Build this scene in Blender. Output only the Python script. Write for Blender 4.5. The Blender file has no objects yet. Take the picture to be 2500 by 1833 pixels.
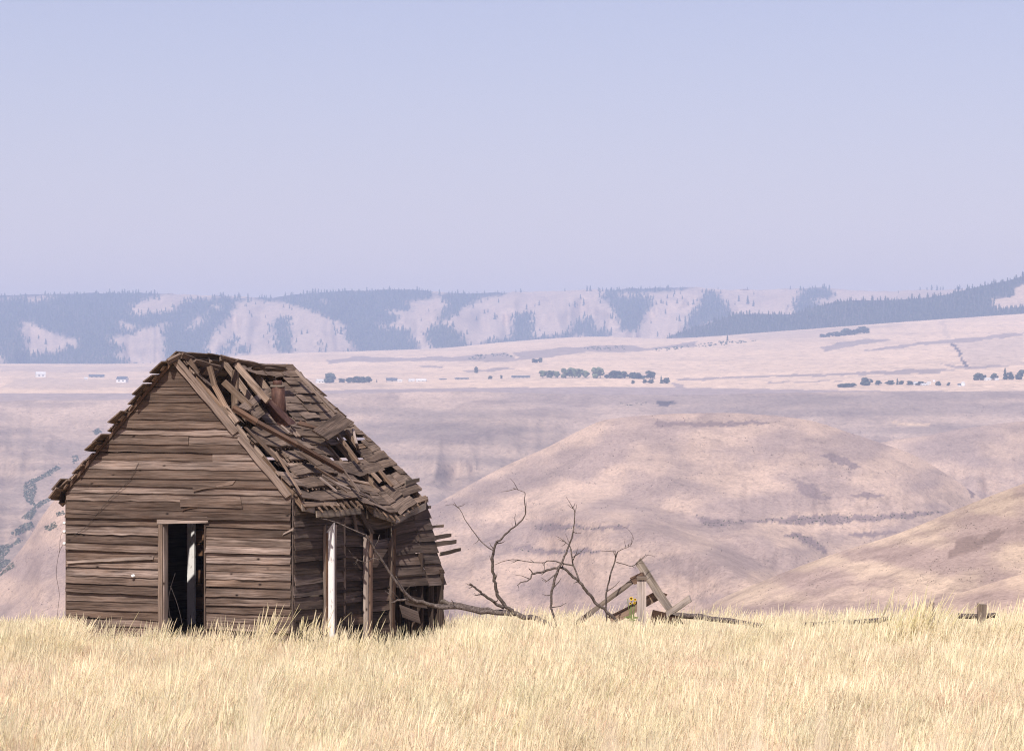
import bpy, bmesh, math, random
import numpy as np
from mathutils import Vector, Matrix, noise as mnoise
R = math.radians
rnd = random.Random(7)
sc = bpy.context.scene
COL = sc.collection

# ------------------------------------------------------------------ camera, sky, sun, exposure
F = 7789.0            # focal length in pixels of the 2500 px wide photograph
CX, YH = 1250.0, 980.0
cam = bpy.data.cameras.new('camera')
camo = bpy.data.objects.new('camera', cam); COL.objects.link(camo)
camo.location = (0, 0, 0); camo.rotation_euler = (R(90), 0, 0)
cam.sensor_width = 36.0; cam.lens = F * 36 / 2500
cam.shift_y = (YH - 916.5) / 2500
cam.clip_start = 0.2; cam.clip_end = 60000
cam.dof.use_dof = True; cam.dof.focus_distance = 61.0; cam.dof.aperture_fstop = 8.0
sc.camera = camo

SUN_EL = R(50)
sdir = Vector((-0.259, -0.966, 0)).normalized() * math.cos(SUN_EL) + Vector((0, 0, math.sin(SUN_EL)))
w = bpy.data.worlds.new('World'); sc.world = w; w.use_nodes = True
nt = w.node_tree; bg = nt.nodes['Background']
sky = nt.nodes.new('ShaderNodeTexSky'); sky.sky_type = 'NISHITA'; sky.sun_disc = False
sky.sun_elevation = SUN_EL; sky.sun_rotation = math.atan2(sdir.x, sdir.y)
sky.air_density = 1.0; sky.dust_density = 1.0; sky.ozone_density = 4.0
tint = nt.nodes.new('ShaderNodeMix'); tint.data_type = 'RGBA'; tint.blend_type = 'MULTIPLY'; tint.inputs[0].default_value = 1
nt.links.new(sky.outputs[0], tint.inputs[6]); tint.inputs[7].default_value = (1.20, .845, .83, 1)
nt.links.new(tint.outputs[2], bg.inputs[0]); bg.inputs[1].default_value = 0.116
sl = bpy.data.lights.new('sun', 'SUN'); sl.energy = 4.6; sl.angle = R(0.53); sl.color = (1, 0.94, 0.87)
so = bpy.data.objects.new('sun', sl); COL.objects.link(so)
so.rotation_euler = sdir.to_track_quat('Z', 'Y').to_euler(); so.location = (-20, -40, 60)
vs = sc.view_settings
vs.view_transform = 'Standard'; vs.look = 'None'; vs.exposure = 0.30; vs.gamma = 1; vs.use_curve_mapping = False
cy = sc.cycles
cy.use_denoising = True; cy.denoising_prefilter = 'NONE'
cy.filter_width = 1.1
cy.max_bounces = 5; cy.diffuse_bounces = 3; cy.glossy_bounces = 1; cy.transmission_bounces = 2
cy.transparent_max_bounces = 8; cy.volume_bounces = 1
cy.sample_clamp_indirect = 4

# ------------------------------------------------------------------ helpers
def P(px, row, Y):
    """the point of the world Y metres ahead that stands at this column and row of the photograph"""
    return Vector(((px - CX) / F * Y, Y, -(row - YH) / F * Y))

def tag(o, label=None, cat=None, group=None, kind=None):
    if label: o['label'] = label
    if cat: o['category'] = cat
    if group: o['group'] = group
    if kind: o['kind'] = kind
    return o

def empty(name, loc, rz=0, label=None, cat=None, group=None):
    o = bpy.data.objects.new(name, None); COL.objects.link(o)
    o.location = loc; o.rotation_euler = (0, 0, rz); o.empty_display_size = .2
    return tag(o, label, cat, group)

def link(name, me, mat, parent=None, smooth=False):
    if mat and not me.materials: me.materials.append(mat)
    if smooth:
        me.polygons.foreach_set('use_smooth', [True] * len(me.polygons))
    o = bpy.data.objects.new(name, me); COL.objects.link(o)
    if parent: o.parent = parent
    return o

def mesh_of(name, verts, faces, uvs=None, cols=None):
    me = bpy.data.meshes.new(name)
    me.from_pydata([tuple(v) for v in verts], [], faces)
    if uvs is not None:
        lay = me.uv_layers.new(name='UVMap')
        idx = np.zeros(len(me.loops), np.int32); me.loops.foreach_get('vertex_index', idx)
        lay.data.foreach_set('uv', np.asarray(uvs, np.float32)[idx].ravel())
    if cols is not None:
        a = me.color_attributes.new('Col', 'FLOAT_COLOR', 'POINT')
        a.data.foreach_set('color', np.asarray(cols, np.float32).ravel())
    me.update()
    return me

def inpoly(x, y, poly):
    c = False; j = len(poly) - 1
    for i in range(len(poly)):
        xi, yi = poly[i]; xj, yj = poly[j]
        if (yi > y) != (yj > y) and x < (xj - xi) * (y - yi) / (yj - yi) + xi: c = not c
        j = i
    return c

def Z(pts, ox, oy, s):
    return [(ox + x * s, oy + y * s) for x, y in pts]

def lerp(a, b, t): return a + (b - a) * t
def sstep(a, b, x):
    t = min(1, max(0, (x - a) / (b - a))); return t * t * (3 - 2 * t)
def curve(pts, x):
    """smooth interpolation through a list of points"""
    if x <= pts[0][0]:
        (x0, y0), (x1, y1) = pts[0], pts[1]; return y0 + (x - x0) * (y1 - y0) / (x1 - x0)
    for i in range(len(pts) - 1):
        if x <= pts[i + 1][0]:
            (x0, y0), (x1, y1) = pts[i], pts[i + 1]
            m0 = (y1 - pts[i - 1][1]) / (x1 - pts[i - 1][0]) if i > 0 else (y1 - y0) / (x1 - x0)
            m1 = (pts[i + 2][1] - y0) / (pts[i + 2][0] - x0) if i + 2 < len(pts) else (y1 - y0) / (x1 - x0)
            h = x1 - x0; t = (x - x0) / h
            return ((2*t**3 - 3*t*t + 1) * y0 + (t**3 - 2*t*t + t) * h * m0 + (-2*t**3 + 3*t*t) * y1 + (t**3 - t*t) * h * m1)
    (x0, y0), (x1, y1) = pts[-2], pts[-1]
    return y1 + (x - x1) * (y1 - y0) / (x1 - x0)
def fbm(x, y, z=0.0, o=4):
    return mnoise.fractal(Vector((x, y, z)), 0.9, 2.1, o)

# ------------------------------------------------------------------ materials
def newmat(name, rough=0.9, spec=0.2):
    m = bpy.data.materials.new(name); m.use_nodes = True
    b = m.node_tree.nodes['Principled BSDF']
    b.inputs['Roughness'].default_value = rough
    b.inputs['Specular IOR Level'].default_value = spec
    return m, m.node_tree, b
def N(t, kind, **kw):
    n = t.nodes.new(kind)
    for k, v in kw.items(): setattr(n, k, v)
    return n
def mix(t, fac, a, b, blend='MIX'):
    n = N(t, 'ShaderNodeMix', data_type='RGBA', blend_type=blend)
    for s, v in ((0, fac), (6, a), (7, b)):
        if hasattr(v, 'is_linked') or isinstance(v, bpy.types.NodeSocket): t.links.new(v, n.inputs[s])
        elif s == 0: n.inputs[0].default_value = v
        else: n.inputs[s].default_value = (*v, 1) if len(v) == 3 else v
    return n.outputs[2]
def ramp(t, src, stops):
    n = N(t, 'ShaderNodeValToRGB'); e = n.color_ramp.elements
    while len(e) < len(stops): e.new(.5)
    for el, (p, c) in zip(e, stops):
        el.position = p; el.color = (*c, 1) if not isinstance(c, (int, float)) else (c, c, c, 1)
    t.links.new(src, n.inputs[0]); return n.outputs[0]
def noise(t, vec, scale, detail=4, rough=.6, dist=0):
    n = N(t, 'ShaderNodeTexNoise'); n.inputs['Scale'].default_value = scale
    n.inputs['Detail'].default_value = detail; n.inputs['Roughness'].default_value = rough
    n.inputs['Distortion'].default_value = dist
    if vec is not None: t.links.new(vec, n.inputs['Vector'])
    return n.outputs['Fac']
def mapping(t, vec, scale=(1, 1, 1), rot=(0, 0, 0)):
    n = N(t, 'ShaderNodeMapping'); n.inputs['Scale'].default_value = scale; n.inputs['Rotation'].default_value = rot
    t.links.new(vec, n.inputs['Vector']); return n.outputs[0]
def bump(t, b, h, strength, dist):
    n = N(t, 'ShaderNodeBump'); n.inputs['Strength'].default_value = strength; n.inputs['Distance'].default_value = dist
    t.links.new(h, n.inputs['Height']); t.links.new(n.outputs[0], b.inputs['Normal'])

def wood(name, pale, mid, dark, stain=(.16, .075, .03), stain_amt=.35, grain=1.0, even=0.0):
    """old unpainted timber: u runs along the board, v across it"""
    m, t, b = newmat(name, .88, .15)
    uv = N(t, 'ShaderNodeUVMap').outputs[0]
    oi = N(t, 'ShaderNodeObjectInfo')
    wob = noise(t, mapping(t, uv, (2.2, 6, 1)), 1, 2, .5)
    sep = N(t, 'ShaderNodeSeparateXYZ'); t.links.new(uv, sep.inputs[0])
    ma = N(t, 'ShaderNodeMath', operation='MULTIPLY_ADD'); t.links.new(wob, ma.inputs[0]); ma.inputs[1].default_value = .05
    t.links.new(sep.outputs[1], ma.inputs[2])
    cb = N(t, 'ShaderNodeCombineXYZ'); t.links.new(sep.outputs[0], cb.inputs[0]); t.links.new(ma.outputs[0], cb.inputs[1])
    g = noise(t, mapping(t, cb.outputs[0], (.8, 34 * grain, 1)), 1, 6, .74)
    big = noise(t, mapping(t, uv, (1.1, 7, 1)), 1, 4, .65)
    c = ramp(t, g, [(.34, dark), (.47, mid), (.66, pale)])
    ck = noise(t, mapping(t, cb.outputs[0], (.55, 17, 1)), 1.3, 3, .5)
    c = mix(t, ramp(t, ck, [(.62, 0), (.67, .8)]), c, tuple(x * .45 for x in dark))
    c = mix(t, ramp(t, big, [(.40, 0), (.72, stain_amt)]), c, stain)
    d2 = ramp(t, noise(t, mapping(t, uv, (.7, 3.1, 1)), 1.3, 3, .6), [(.35, .55), (.65, 1.15)])
    c = mix(t, 1, c, d2, 'MULTIPLY')
    # knots: dark rings stretched along the grain
    vo = N(t, 'ShaderNodeTexVoronoi'); vo.inputs['Scale'].default_value = 1; t.links.new(mapping(t, uv, (2.1, 3.3, 1)), vo.inputs['Vector'])
    c = mix(t, ramp(t, vo.outputs['Distance'], [(.035, 1), (.075, .35), (.12, 0)]), c, (dark[0] * .5, dark[1] * .45, dark[2] * .4))
    rr = ramp(t, oi.outputs['Random'], [(0, (.50, .45, .42)), (.25, (.80, .73, .68)), (.55, (1.05, 1.0, .97)), (.8, (1.5, 1.48, 1.5)), (.9, (1.18, 1.07, .98)), (1, (.74, .66, .59))])
    if even: rr = mix(t, even, rr, (1, .98, .97))
    c = mix(t, 1, c, rr, 'MULTIPLY')
    t.links.new(c, b.inputs['Base Color'])
    bump(t, b, g, .55, .006)
    return m
M = {}
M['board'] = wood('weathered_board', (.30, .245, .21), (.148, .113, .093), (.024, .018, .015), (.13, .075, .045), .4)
M['shade_board'] = wood('shaded_board', (.15, .12, .105), (.085, .066, .056), (.022, .016, .013), (.08, .05, .035), .4)  # darkened copy of the wall board, with the shade put into its colour
M['trim'] = wood('silvered_trim', (.38, .32, .28), (.24, .195, .165), (.08, .06, .048), (.22, .15, .11), .25)
M['shingle'] = wood('weathered_shingle', (.29, .225, .178), (.155, .116, .092), (.034, .025, .02), (.12, .08, .06), .3, 1.3, .6)
M['lath'] = wood('rafter_timber', (.34, .27, .215), (.20, .15, .115), (.07, .05, .036), (.2, .12, .07), .4)
M['inner'] = wood('inner_board', (.26, .16, .10), (.17, .10, .06), (.07, .04, .025), (.12, .06, .03), .4)
M['pale_post'] = wood('bleached_post', (.62, .56, .52), (.46, .40, .36), (.22, .18, .155), (.3, .24, .2), .25, 1.0, .8)
M['pole'] = wood('brown_pole', (.21, .145, .105), (.14, .092, .066), (.06, .04, .03), (.1, .05, .03), .4)
M['grey_rail'] = wood('lichened_rail', (.34, .30, .27), (.23, .195, .165), (.09, .072, .06), (.16, .13, .06), .35)

def painted(name):
    m, t, b = newmat(name, .75, .3)
    uv = N(t, 'ShaderNodeUVMap').outputs[0]
    f = noise(t, mapping(t, uv, (5, 16, 1)), 1, 6, .7)
    g = noise(t, mapping(t, uv, (1.5, 90, 1)), 1, 4, .6)
    under = ramp(t, g, [(.3, (.14, .10, .08)), (.7, (.30, .24, .19))])
    c = mix(t, ramp(t, f, [(.58, 0), (.66, 1)]), (.78, .76, .74), under)
    t.links.new(c, b.inputs['Base Color']); bump(t, b, f, .4, .004)
    return m
M['white_paint'] = painted('flaking_white_paint')
def rusty():
    m, t, b = newmat('rusted_sheet', .7, .35); b.inputs['Metallic'].default_value = .25
    tc = N(t, 'ShaderNodeTexCoord').outputs['Object']
    a = noise(t, mapping(t, tc, (9, 9, 3.5)), 1, 6, .7)
    c = ramp(t, a, [(.3, (.035, .018, .015)), (.5, (.085, .04, .03)), (.66, (.15, .085, .062)), (.8, (.26, .20, .17))])
    t.links.new(c, b.inputs['Base Color']); bump(t, b, a, .4, .006); return m
M['rust'] = rusty()
def plain(name, col, rough=.85, var=.25, scale=8, spec=.2):
    m, t, b = newmat(name, rough, spec)
    tc = N(t, 'ShaderNodeTexCoord').outputs['Object']
    a = noise(t, tc, scale, 4, .6)
    lo = tuple(c * (1 - var) for c in col); hi = tuple(min(1, c * (1 + var)) for c in col)
    t.links.new(ramp(t, a, [(.3, lo), (.7, hi)]), b.inputs['Base Color']); return m
M['ceramic'] = plain('white_ceramic', (.8, .8, .78), .25, .05, 20, .5)
M['wire'] = plain('old_wire', (.07, .055, .05), .6, .3, 30)
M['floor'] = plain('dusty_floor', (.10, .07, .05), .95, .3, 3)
M['petal'] = plain('yellow_petal', (.75, .50, .02), .7, .1)
M['disc'] = plain('brown_flower_disc', (.09, .05, .02), .9, .2)
M['stem'] = plain('green_stem', (.16, .20, .07), .8, .2)
M['house_wall'] = plain('white_house_wall', (.74, .73, .70), .8, .06, .3)
M['house_tan'] = plain('tan_house_wall', (.50, .44, .38), .8, .08, .3)
M['roof_dark'] = plain('dark_house_roof', (.09, .10, .12), .8, .12, .3)
M['roof_pale'] = plain('pale_house_roof', (.62, .60, .57), .7, .08, .3)
M['glass'] = plain('dark_window_glass', (.04, .05, .06), .2, .1, 1, .5)

def bark():
    m, t, b = newmat('grey_bark', .9, .15)
    tc = N(t, 'ShaderNodeTexCoord').outputs['Object']
    a = noise(t, tc, 26, 6, .75, .6); bgn = noise(t, tc, 2.2, 3, .6)
    c = ramp(t, a, [(.28, (.022, .016, .015)), (.5, (.10, .078, .068)), (.72, (.28, .235, .21))])
    c = mix(t, ramp(t, bgn, [(.55, 0), (.75, .45)]), c, (.10, .085, .05))
    t.links.new(c, b.inputs['Base Color']); bump(t, b, a, .7, .012); return m
M['bark'] = bark()

def terrain(name, brush, s_big, s_fine, amt=.7, lo=.42, hi=.62, zs=2.0, tone=.18, fine_dots=.5):
    """dry grass slopes: painted ground colours broken by patches and dots of brush"""
    m, t, b = newmat(name, 1.0, .02)
    at = N(t, 'ShaderNodeVertexColor', layer_name='Col').outputs[0]
    pos = N(t, 'ShaderNodeTexCoord').outputs['Object']
    v = mapping(t, pos, (1, .45, zs))
    n1 = noise(t, v, s_big, 7, .66, .5); n2 = noise(t, v, s_fine, 5, .7); n3 = noise(t, v, s_big * .3, 3, .5)
    c = mix(t, 1, at, ramp(t, n3, [(.3, 1 - tone), (.7, 1 + tone)]), 'MULTIPLY')
    c = mix(t, ramp(t, n1, [(lo, 0), (hi, amt)]), c, brush)
    c = mix(t, ramp(t, n2, [(.55, 0), (.7, fine_dots)]), c, tuple(x * .7 for x in brush))
    c = mix(t, ramp(t, noise(t, pos, s_fine * 3.5, 3, .6), [(.60, 0), (.66, .6)]), c, tuple(x * .55 for x in brush))
    c = mix(t, 1, c, ramp(t, noise(t, v, s_fine * 2.7, 4, .7), [(.3, .78), (.7, 1.22)]), 'MULTIPLY')
    t.links.new(c, b.inputs['Base Color'])
    return m

# ------------------------------------------------------------------ far terrain, each hill a real body
def hill(name, crest, base_row, d0, d1, mat, colfun, px0=-350, px1=2850, nx=300, ny=44, relief=.1, rf=(1/170, 1.6), prof=1.0, back=.35, crest_rough=0, label=None, seed=0, spurs=(), gully=.0):
    """crest: skyline as seen from the field; the slope climbs from d0 to d1 metres away and drops off behind"""
    nb = 8
    vs_ = [i / ny for i in range(ny + 1)] + [1 + back * (i + 1) / nb for i in range(nb)]
    br = base_row if callable(base_row) else (lambda px: base_row)
    def pos(px, v):
        cr = curve(crest, px) + (crest_rough * fbm(px / 40, seed * 3.1, 0, 4) if crest_rough else 0)
        b = max(br(px), cr + 6)
        Y = d0 + (d1 - d0) * v
        if v <= 1:
            g = (math.sin(v * math.pi / 2) * .55 + v * .45) if prof == 1 else v ** prof
            row = b + (cr - b) * g
            p = P(px, row, Y)
            env = math.sin(math.pi * min(1, v)) ** .7
            n = fbm(px * rf[0], v * rf[1] + seed * 7, seed, 3) + .5 * (abs(fbm(px * rf[0] * 2.3 + 9, v * rf[1] * .6, seed + 4, 3)) - .3)
            dY = relief * (d1 - d0) * n * env
            if gully: dY += gully * (d1 - d0) * (abs(fbm((px + (50 if seed % 2 else -50) * v) / 60, v * .9 + seed, seed + 9, 4)) - .2) * env
            for line, amp, wdt in spurs:
                x_ = min(max(px, line[0][0] - 60), line[-1][0] + 40); dd = row - curve(line, x_)
                dY -= amp * sstep(-6, wdt, dd) * sstep(line[0][0], line[0][0] + 250, px) * sstep(line[-1][0] + 40, line[-1][0] - 20, px)
            k = (Y + dY) / Y
            return Vector((p.x * k, p.y * k, p.z * k))
        p = P(px, cr, d1 + 0 * v)
        u = (v - 1) / back
        Yb = d1 + (d1 - d0) * (v - 1)
        drop = u * u * (b - cr) * .9 / F * d1
        p = P(px, cr, d1); return Vector((p.x * Yb / d1, Yb, p.z - drop))
    verts = []; cols = []
    for v in vs_:
        for i in range(nx + 1):
            px = px0 + (px1 - px0) * i / nx
            p = pos(px, v); verts.append(p)
            row = YH - p.z / p.y * F if v <= 1 else curve(crest, px)
            cols.append((*colfun(px, row), 1))
    faces = []
    for j in range(len(vs_) - 1):
        for i in range(nx):
            a = j * (nx + 1) + i; faces.append((a, a + 1, a + nx + 2, a + nx + 1))
    o = link(name, mesh_of(name, verts, faces, cols=cols), mat, None, True)
    tag(o, label, None, None, 'structure')
    def at(px, row):
        lo, hi = 0.0, 1.0
        for _ in range(18):
            mid = (lo + hi) / 2; p = pos(px, mid)
            if YH - p.z / p.y * F > row: lo = mid
            else: hi = mid
        return pos(px, hi)
    return at

WHEAT = (.70, .51, .35); STUB = (.55, .41, .30); SAGE = (.34, .26, .215); DRY = (.40, .28, .19); DUSK = (.36, .275, .235)
BRUSH = (.11, .085, .085)
# --- mountains
SA = lambda p: Z(p, 0, 670, .3995)
SB = lambda p: Z(p, 800, 670, .3995)
SC = lambda p: Z(p, 1600, 650, .3995)
meadowA = [SA(p) for p in [
 [(110,280),(200,300),(300,345),(400,385),(480,405),(480,440),(420,440),(360,480),(250,490),(180,500),(140,460),(150,390),(110,340)],
 [(640,380),(800,370),(900,330),(1000,295),(1040,300),(990,350),(1010,400),(1005,560),(800,560),(700,500),(760,440),(680,420)],
 [(1280,560),(1250,470),(1290,380),(1400,260),(1440,170),(1560,155),(1750,175),(1900,220),(2050,280),(2130,320),(2110,370),(2190,470),(2000,520),(1600,560)],
 [(790,250),(810,190),(900,150),(1080,110),(1340,115),(1340,145),(1200,150),(1080,190),(1080,225),(960,230),(870,250)],
 [(0,145),(330,135),(330,148),(200,165),(190,175),(150,150),(0,158)],
 [(1970,150),(2130,160),(2110,185),(2030,205),(1975,190)],
 [(720,280),(840,315),(810,360),(750,340)], [(1130,350),(1200,270),(1270,235),(1270,260),(1180,330)],
 [(-200,440),(30,500),(40,560),(-200,560)], [(1280,190),(1350,180),(1340,210),(1300,215)], [(1390,115),(1560,125),(1560,145),(1400,140)],
]]
forestA = [SA(p) for p in [
 [(1680,280),(1760,260),(1770,380),(1790,470),(1700,480),(1670,330)], [(1300,550),(1430,380),(1440,420),(1370,540)],
 [(1920,390),(1990,480),(1960,480)], [(1450,480),(1470,440),(1510,440),(1510,480)], [(100,360),(110,290),(130,300),(130,370)],
]]
forestB = [SB(p) for p in [
 [(-10,100),(300,90),(640,80),(640,150),(500,160),(460,175),(540,200),(480,230),(370,210),(370,240),(440,250),(430,300),(340,300),(300,320),(420,340),(520,340),(510,400),(560,420),(560,470),(200,480),(110,370),(130,320),(60,260),(-10,240)],
 [(640,120),(1080,85),(1090,125),(950,140),(850,190),(740,270),(700,300),(670,270),(740,180),(700,150)],
 [(610,340),(700,310),(750,310),(800,360),(880,450),(650,460),(610,400)],
 [(1170,240),(1240,230),(1250,370),(1220,420),(1130,420),(1120,310)],
 [(1680,130),(1760,75),(2230,60),(2240,85),(2000,110),(1760,115),(1780,140),(1970,140),(1990,200),(1950,220),(1900,340),(1790,350),(1760,230),(1740,190),(1680,160)],
 [(1480,350),(1540,280),(1620,270),(1630,330),(1740,350),(1720,400),(1650,400)],
 [(940,445),(960,400),(1000,410),(1110,390),(1250,380),(1500,360),(1500,385),(1200,420)],
]]
forestC = [SC(p) for p in [
 [(160,420),(230,280),(330,140),(380,160),(420,230),(450,240),(460,320),(300,350)],
 [(840,290),(870,190),(930,125),(1030,125),(1090,170),(1080,200),(1000,190),(960,210),(1010,240),(1000,290)],
]]
def forested(px, row):
    j = 5 * fbm(px / 14, row / 14, 3, 3); px += j; row += j
    for p in forestA + forestB + forestC:
        if inpoly(px, row, p): return True
    if px < 875:
        return not any(inpoly(px, row, p) for p in meadowA)
    return False
MEAD = (.52, .38, .27); FLOOR = (.05, .05, .042)
mt_crest = [(-1300,732),(-700,716),(-350,722),(0,722),(122,718),(222,716),(333,715),(466,720),(555,722),(666,727),(721,719),(843,711),(965,707),(1032,708),(1110,716),(1232,714),(1332,712),(1443,708),(1698,702),(1775,707),(1942,705),(1997,702),(2108,710),(2330,706),(2430,704),(2500,700),(2850,690),(3800,676)]
_fr = random.Random(3)
def mountcol(px, row):
    k = sum(forested(px + _fr.gauss(0, 7), row + _fr.gauss(0, 3)) for _ in range(4)) / 4
    return tuple(lerp(a, b, k) for a, b in zip(MEAD, FLOOR))
m_far = terrain('mountain_slopes', (.20, .15, .13), .004, .03, .5, .5, .7, 2.0, .1, .35)
far_at = hill('mountain', mt_crest, 960, 8600, 10800, m_far, mountcol, px0=-1200, px1=3700, nx=1000, ny=60, relief=.22, crest_rough=3, seed=1)
rb_crest = [(1200,900),(1560,850),(1620,826),(1680,805),(1730,790),(1784,772),(1848,766),(1930,767),(2000,746),(2070,734),(2140,733),(2223,730),(2300,721),(2380,702),(2460,685),(2500,674),(2850,600),(3300,575),(3800,590)]
fb_poly = SC([(50,450),(200,360),(320,330),(460,290),(620,280),(830,280),(1000,230),(1180,200),(1350,200),(1560,190),(1750,170),(1950,120),(2150,80),(2253,40),(3900,-200),(3900,60),(2900,120),(2253,110),(2200,130),(2200,180),(2050,200),(2080,260),(2150,260),(2253,250),(2900,240),(2900,350),(1860,345),(1500,365),(1000,395),(600,430),(350,450)])
rb_at = hill('forested_ridge', rb_crest, 930, 7600, 8500, m_far, lambda px, row: FLOOR if inpoly(px, row, fb_poly) else MEAD, px0=1400, px1=3700, nx=300, ny=40, relief=.08, seed=2)
# --- plateau of wheat fields
pl_crest = [(-1300,905),(-350,895),(0,888),(366,886),(621,866),(888,857),(1087,849),(1232,835),(1440,822),(1640,826),(1886,810),(2219,785),(2500,766),(2850,745),(3800,730)]
Z8 = lambda p: Z(p, 760, 860, 640 / 2253)
plpaint = [
 (SB([(0,520),(200,500),(500,510),(820,500),(900,490),(1100,478),(1130,500),(1180,520),(1100,535),(820,530),(500,530),(200,535),(0,545)]), SAGE),
 (SB([(820,520),(900,490),(1100,478),(1130,500),(1000,510),(900,530)]), BRUSH),
 (SB([(1130,480),(1500,440),(1800,430),(1950,450),(2253,410),(2253,440),(1900,470),(1600,470),(1400,500),(1180,520)]), SAGE),
 (SB([(820,590),(1050,570),(1150,575),(1000,595),(860,598)]), SAGE), (SB([(560,560),(690,560),(690,572),(590,570)]), SAGE),
 (SA([(0,560),(600,560),(1000,560),(1000,590),(500,600),(0,590)]), STUB),
 (SA([(100,640),(300,630),(500,640),(900,640),(880,690),(400,700),(0,690)]), STUB),
 (SC([(450,430),(900,390),(1500,350),(1550,352),(1100,420),(980,440),(650,450)]), STUB),
 (SC([(1010,500),(1100,470),(1300,440),(1450,450),(1250,480),(1040,520)]), SAGE),
 (SC([(1240,515),(1500,480),(1750,455),(2253,400),(2253,425),(1900,465),(1700,475),(1400,510)]), SAGE),
 (SC([(1800,470),(1840,480),(1900,590),(1925,620),(1890,610),(1850,540)]), BRUSH),
 (SC([(1840,470),(2253,430),(2253,600),(1930,615),(1890,560)]), STUB),
 (SC([(1730,340),(1760,335),(1810,450),(1780,440)]), STUB),
 (SC([(1730,590),(1850,610),(2050,605),(2253,585),(2253,600),(2000,625),(1800,620)]), SAGE),
 (SC([(100,690),(600,668),(1250,650),(1500,632),(1900,625),(1700,655),(1250,665),(600,680),(150,700)]), SAGE),
 (SC([(680,705),(1130,698),(1130,703),(700,712)]), SAGE),
 (SC([(100,710),(160,720),(190,760),(130,760)]), DUSK),
]
def plcol(px, row):
    r = row + 3 * fbm(px / 60, row / 8, 1, 3); q = px + 8 * fbm(px / 30, row / 10, 6, 2)
    for p, c in plpaint:
        if inpoly(q, r, p): return c
    if row > 950 + 5 * math.sin(px / 300): return DUSK if px > 700 else (WHEAT if row < 960 else DUSK)
    n = fbm(px / 500, row / 9, 2, 3)
    return tuple(lerp(a, b, sstep(-.2, .5, n) * .5) for a, b in zip(WHEAT, STUB))
m_pl = terrain('plateau_fields', (.27, .20, .15), .004, .02, .35, .5, .75, 1.0, .08, .15)
pl_at = hill('plateau', pl_crest, 992, 4200, 7800, m_pl, plcol, px0=-1200, px1=3700, nx=1000, ny=90, relief=.02, rf=(1/400, 2.5), seed=3)
# --- canyon wall below the plateau and the bare hills in front of it
cw_crest = [(-1300,992),(-350,985),(0,979),(300,975),(500,968),(780,961),(1110,957),(1400,962),(1660,964),(2050,957),(2500,955),(2850,952),(3800,948)]
cw_streak = [(Z([(1340,230),(1650,228),(1700,245),(1500,248)], 1600, 940, .3995), WHEAT), (Z([(0,100),(100,95),(140,130),(20,130)], 1600, 940, .3995), BRUSH)]
def cwcol(px, row):
    q = row + 6 * fbm(px / 80, row / 20, 2, 3)
    for p, c in cw_streak:
        if inpoly(px, q, p): return c
    n = fbm(px / 420 + 3, row / 26, 5, 4)
    c = tuple(lerp(a, b, sstep(-.35, .4, n)) for a, b in zip(SAGE, (.48, .36, .28)))
    return c
m_cw = terrain('canyon_slopes', (.19, .14, .125), .012, .06, .6, .48, .68, 2.2, .2, .4)
cw_at = hill('canyon_wall', cw_crest, 1640, 1800, 4100, m_cw, cwcol, px0=-1200, px1=3700, nx=800, ny=80, gully=.016, relief=.09, rf=(1/340, 3.5), seed=4, crest_rough=2)
h2_crest = [(1900,1230),(2050,1115),(2147,1081),(2279,1060),(2339,1048),(2500,1028),(2850,1005),(3700,985)]
def dcol(px, row, seed=1, a=(.36, .272, .235), b=(.53, .392, .303)):
    n = fbm(px / 190 + seed, row / 70, seed, 4); return tuple(lerp(x, y, sstep(-.4, .45, n)) for x, y in zip(a, b))
m_h = terrain('bare_hill_grass', (.19, .145, .13), .03, .16, .45, .47, .68, 2.6, .13, .45)
hill('hill', h2_crest, 1560, 2000, 2650, m_h, lambda px, row: dcol(px, row, 8), px0=1880, px1=3600, nx=320, ny=50, gully=.016, relief=.07, seed=5)
h1_crest = [(880,1420),(960,1330),(1000,1285),(1049,1240),(1110,1204),(1221,1143),(1332,1093),(1443,1037),(1487,1023),(1609,1012),(1731,1008),(1831,1010),(1975,1026),(2086,1060),(2164,1086),(2230,1110),(2330,1170),(2420,1235),(2500,1300),(2850,1520)]
S5 = lambda p: Z(p, 1600, 940, .3995)
S5b = lambda p: Z(p, 1000, 1180, .3196)
band = [S5(p) for p in [
 [(240,790),(300,800),(340,820),(500,828),(700,815),(1000,790),(1300,790),(1600,775),(1780,770),(1600,810),(1300,830),(1050,850),(850,850),(700,835),(480,850),(380,880),(300,860)],
 [(770,920),(880,900),(960,940),(1040,1000),(1060,1050),(960,990),(880,945)],
 [(840,560),(900,590),(1000,640),(1080,700),(960,690),(880,660)], [(1000,415),(1120,430),(1280,490),(1200,510),(1080,470)],
 [(1180,905),(1350,890),(1480,895),(1400,925),(1200,930)], [(0,220),(200,225),(700,220),(650,245),(300,250),(0,255)],
 [(1950,420),(2050,430),(2020,560),(1950,680),(1910,690),(1920,600)], [(1170,670),(1300,660),(1440,670),(1300,690)],
]] + [S5b(p) for p in [
 [(940,330),(1100,300),(1250,320),(1400,330),(1560,310),(1700,320),(1560,350),(1200,350),(960,370)],
 [(780,500),(900,470),(1040,510),(1300,500),(1500,520),(1300,540),(1050,540),(900,520)],
]]
def h1col(px, row):
    q = px + 10 * fbm(px / 25, row / 25, 3, 3); r = row + 7 * fbm(px / 25, row / 25, 9, 3)
    for p in band:
        if inpoly(q, r, p): return (.25, .19, .18)
    return dcol(px, row, 3)
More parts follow.
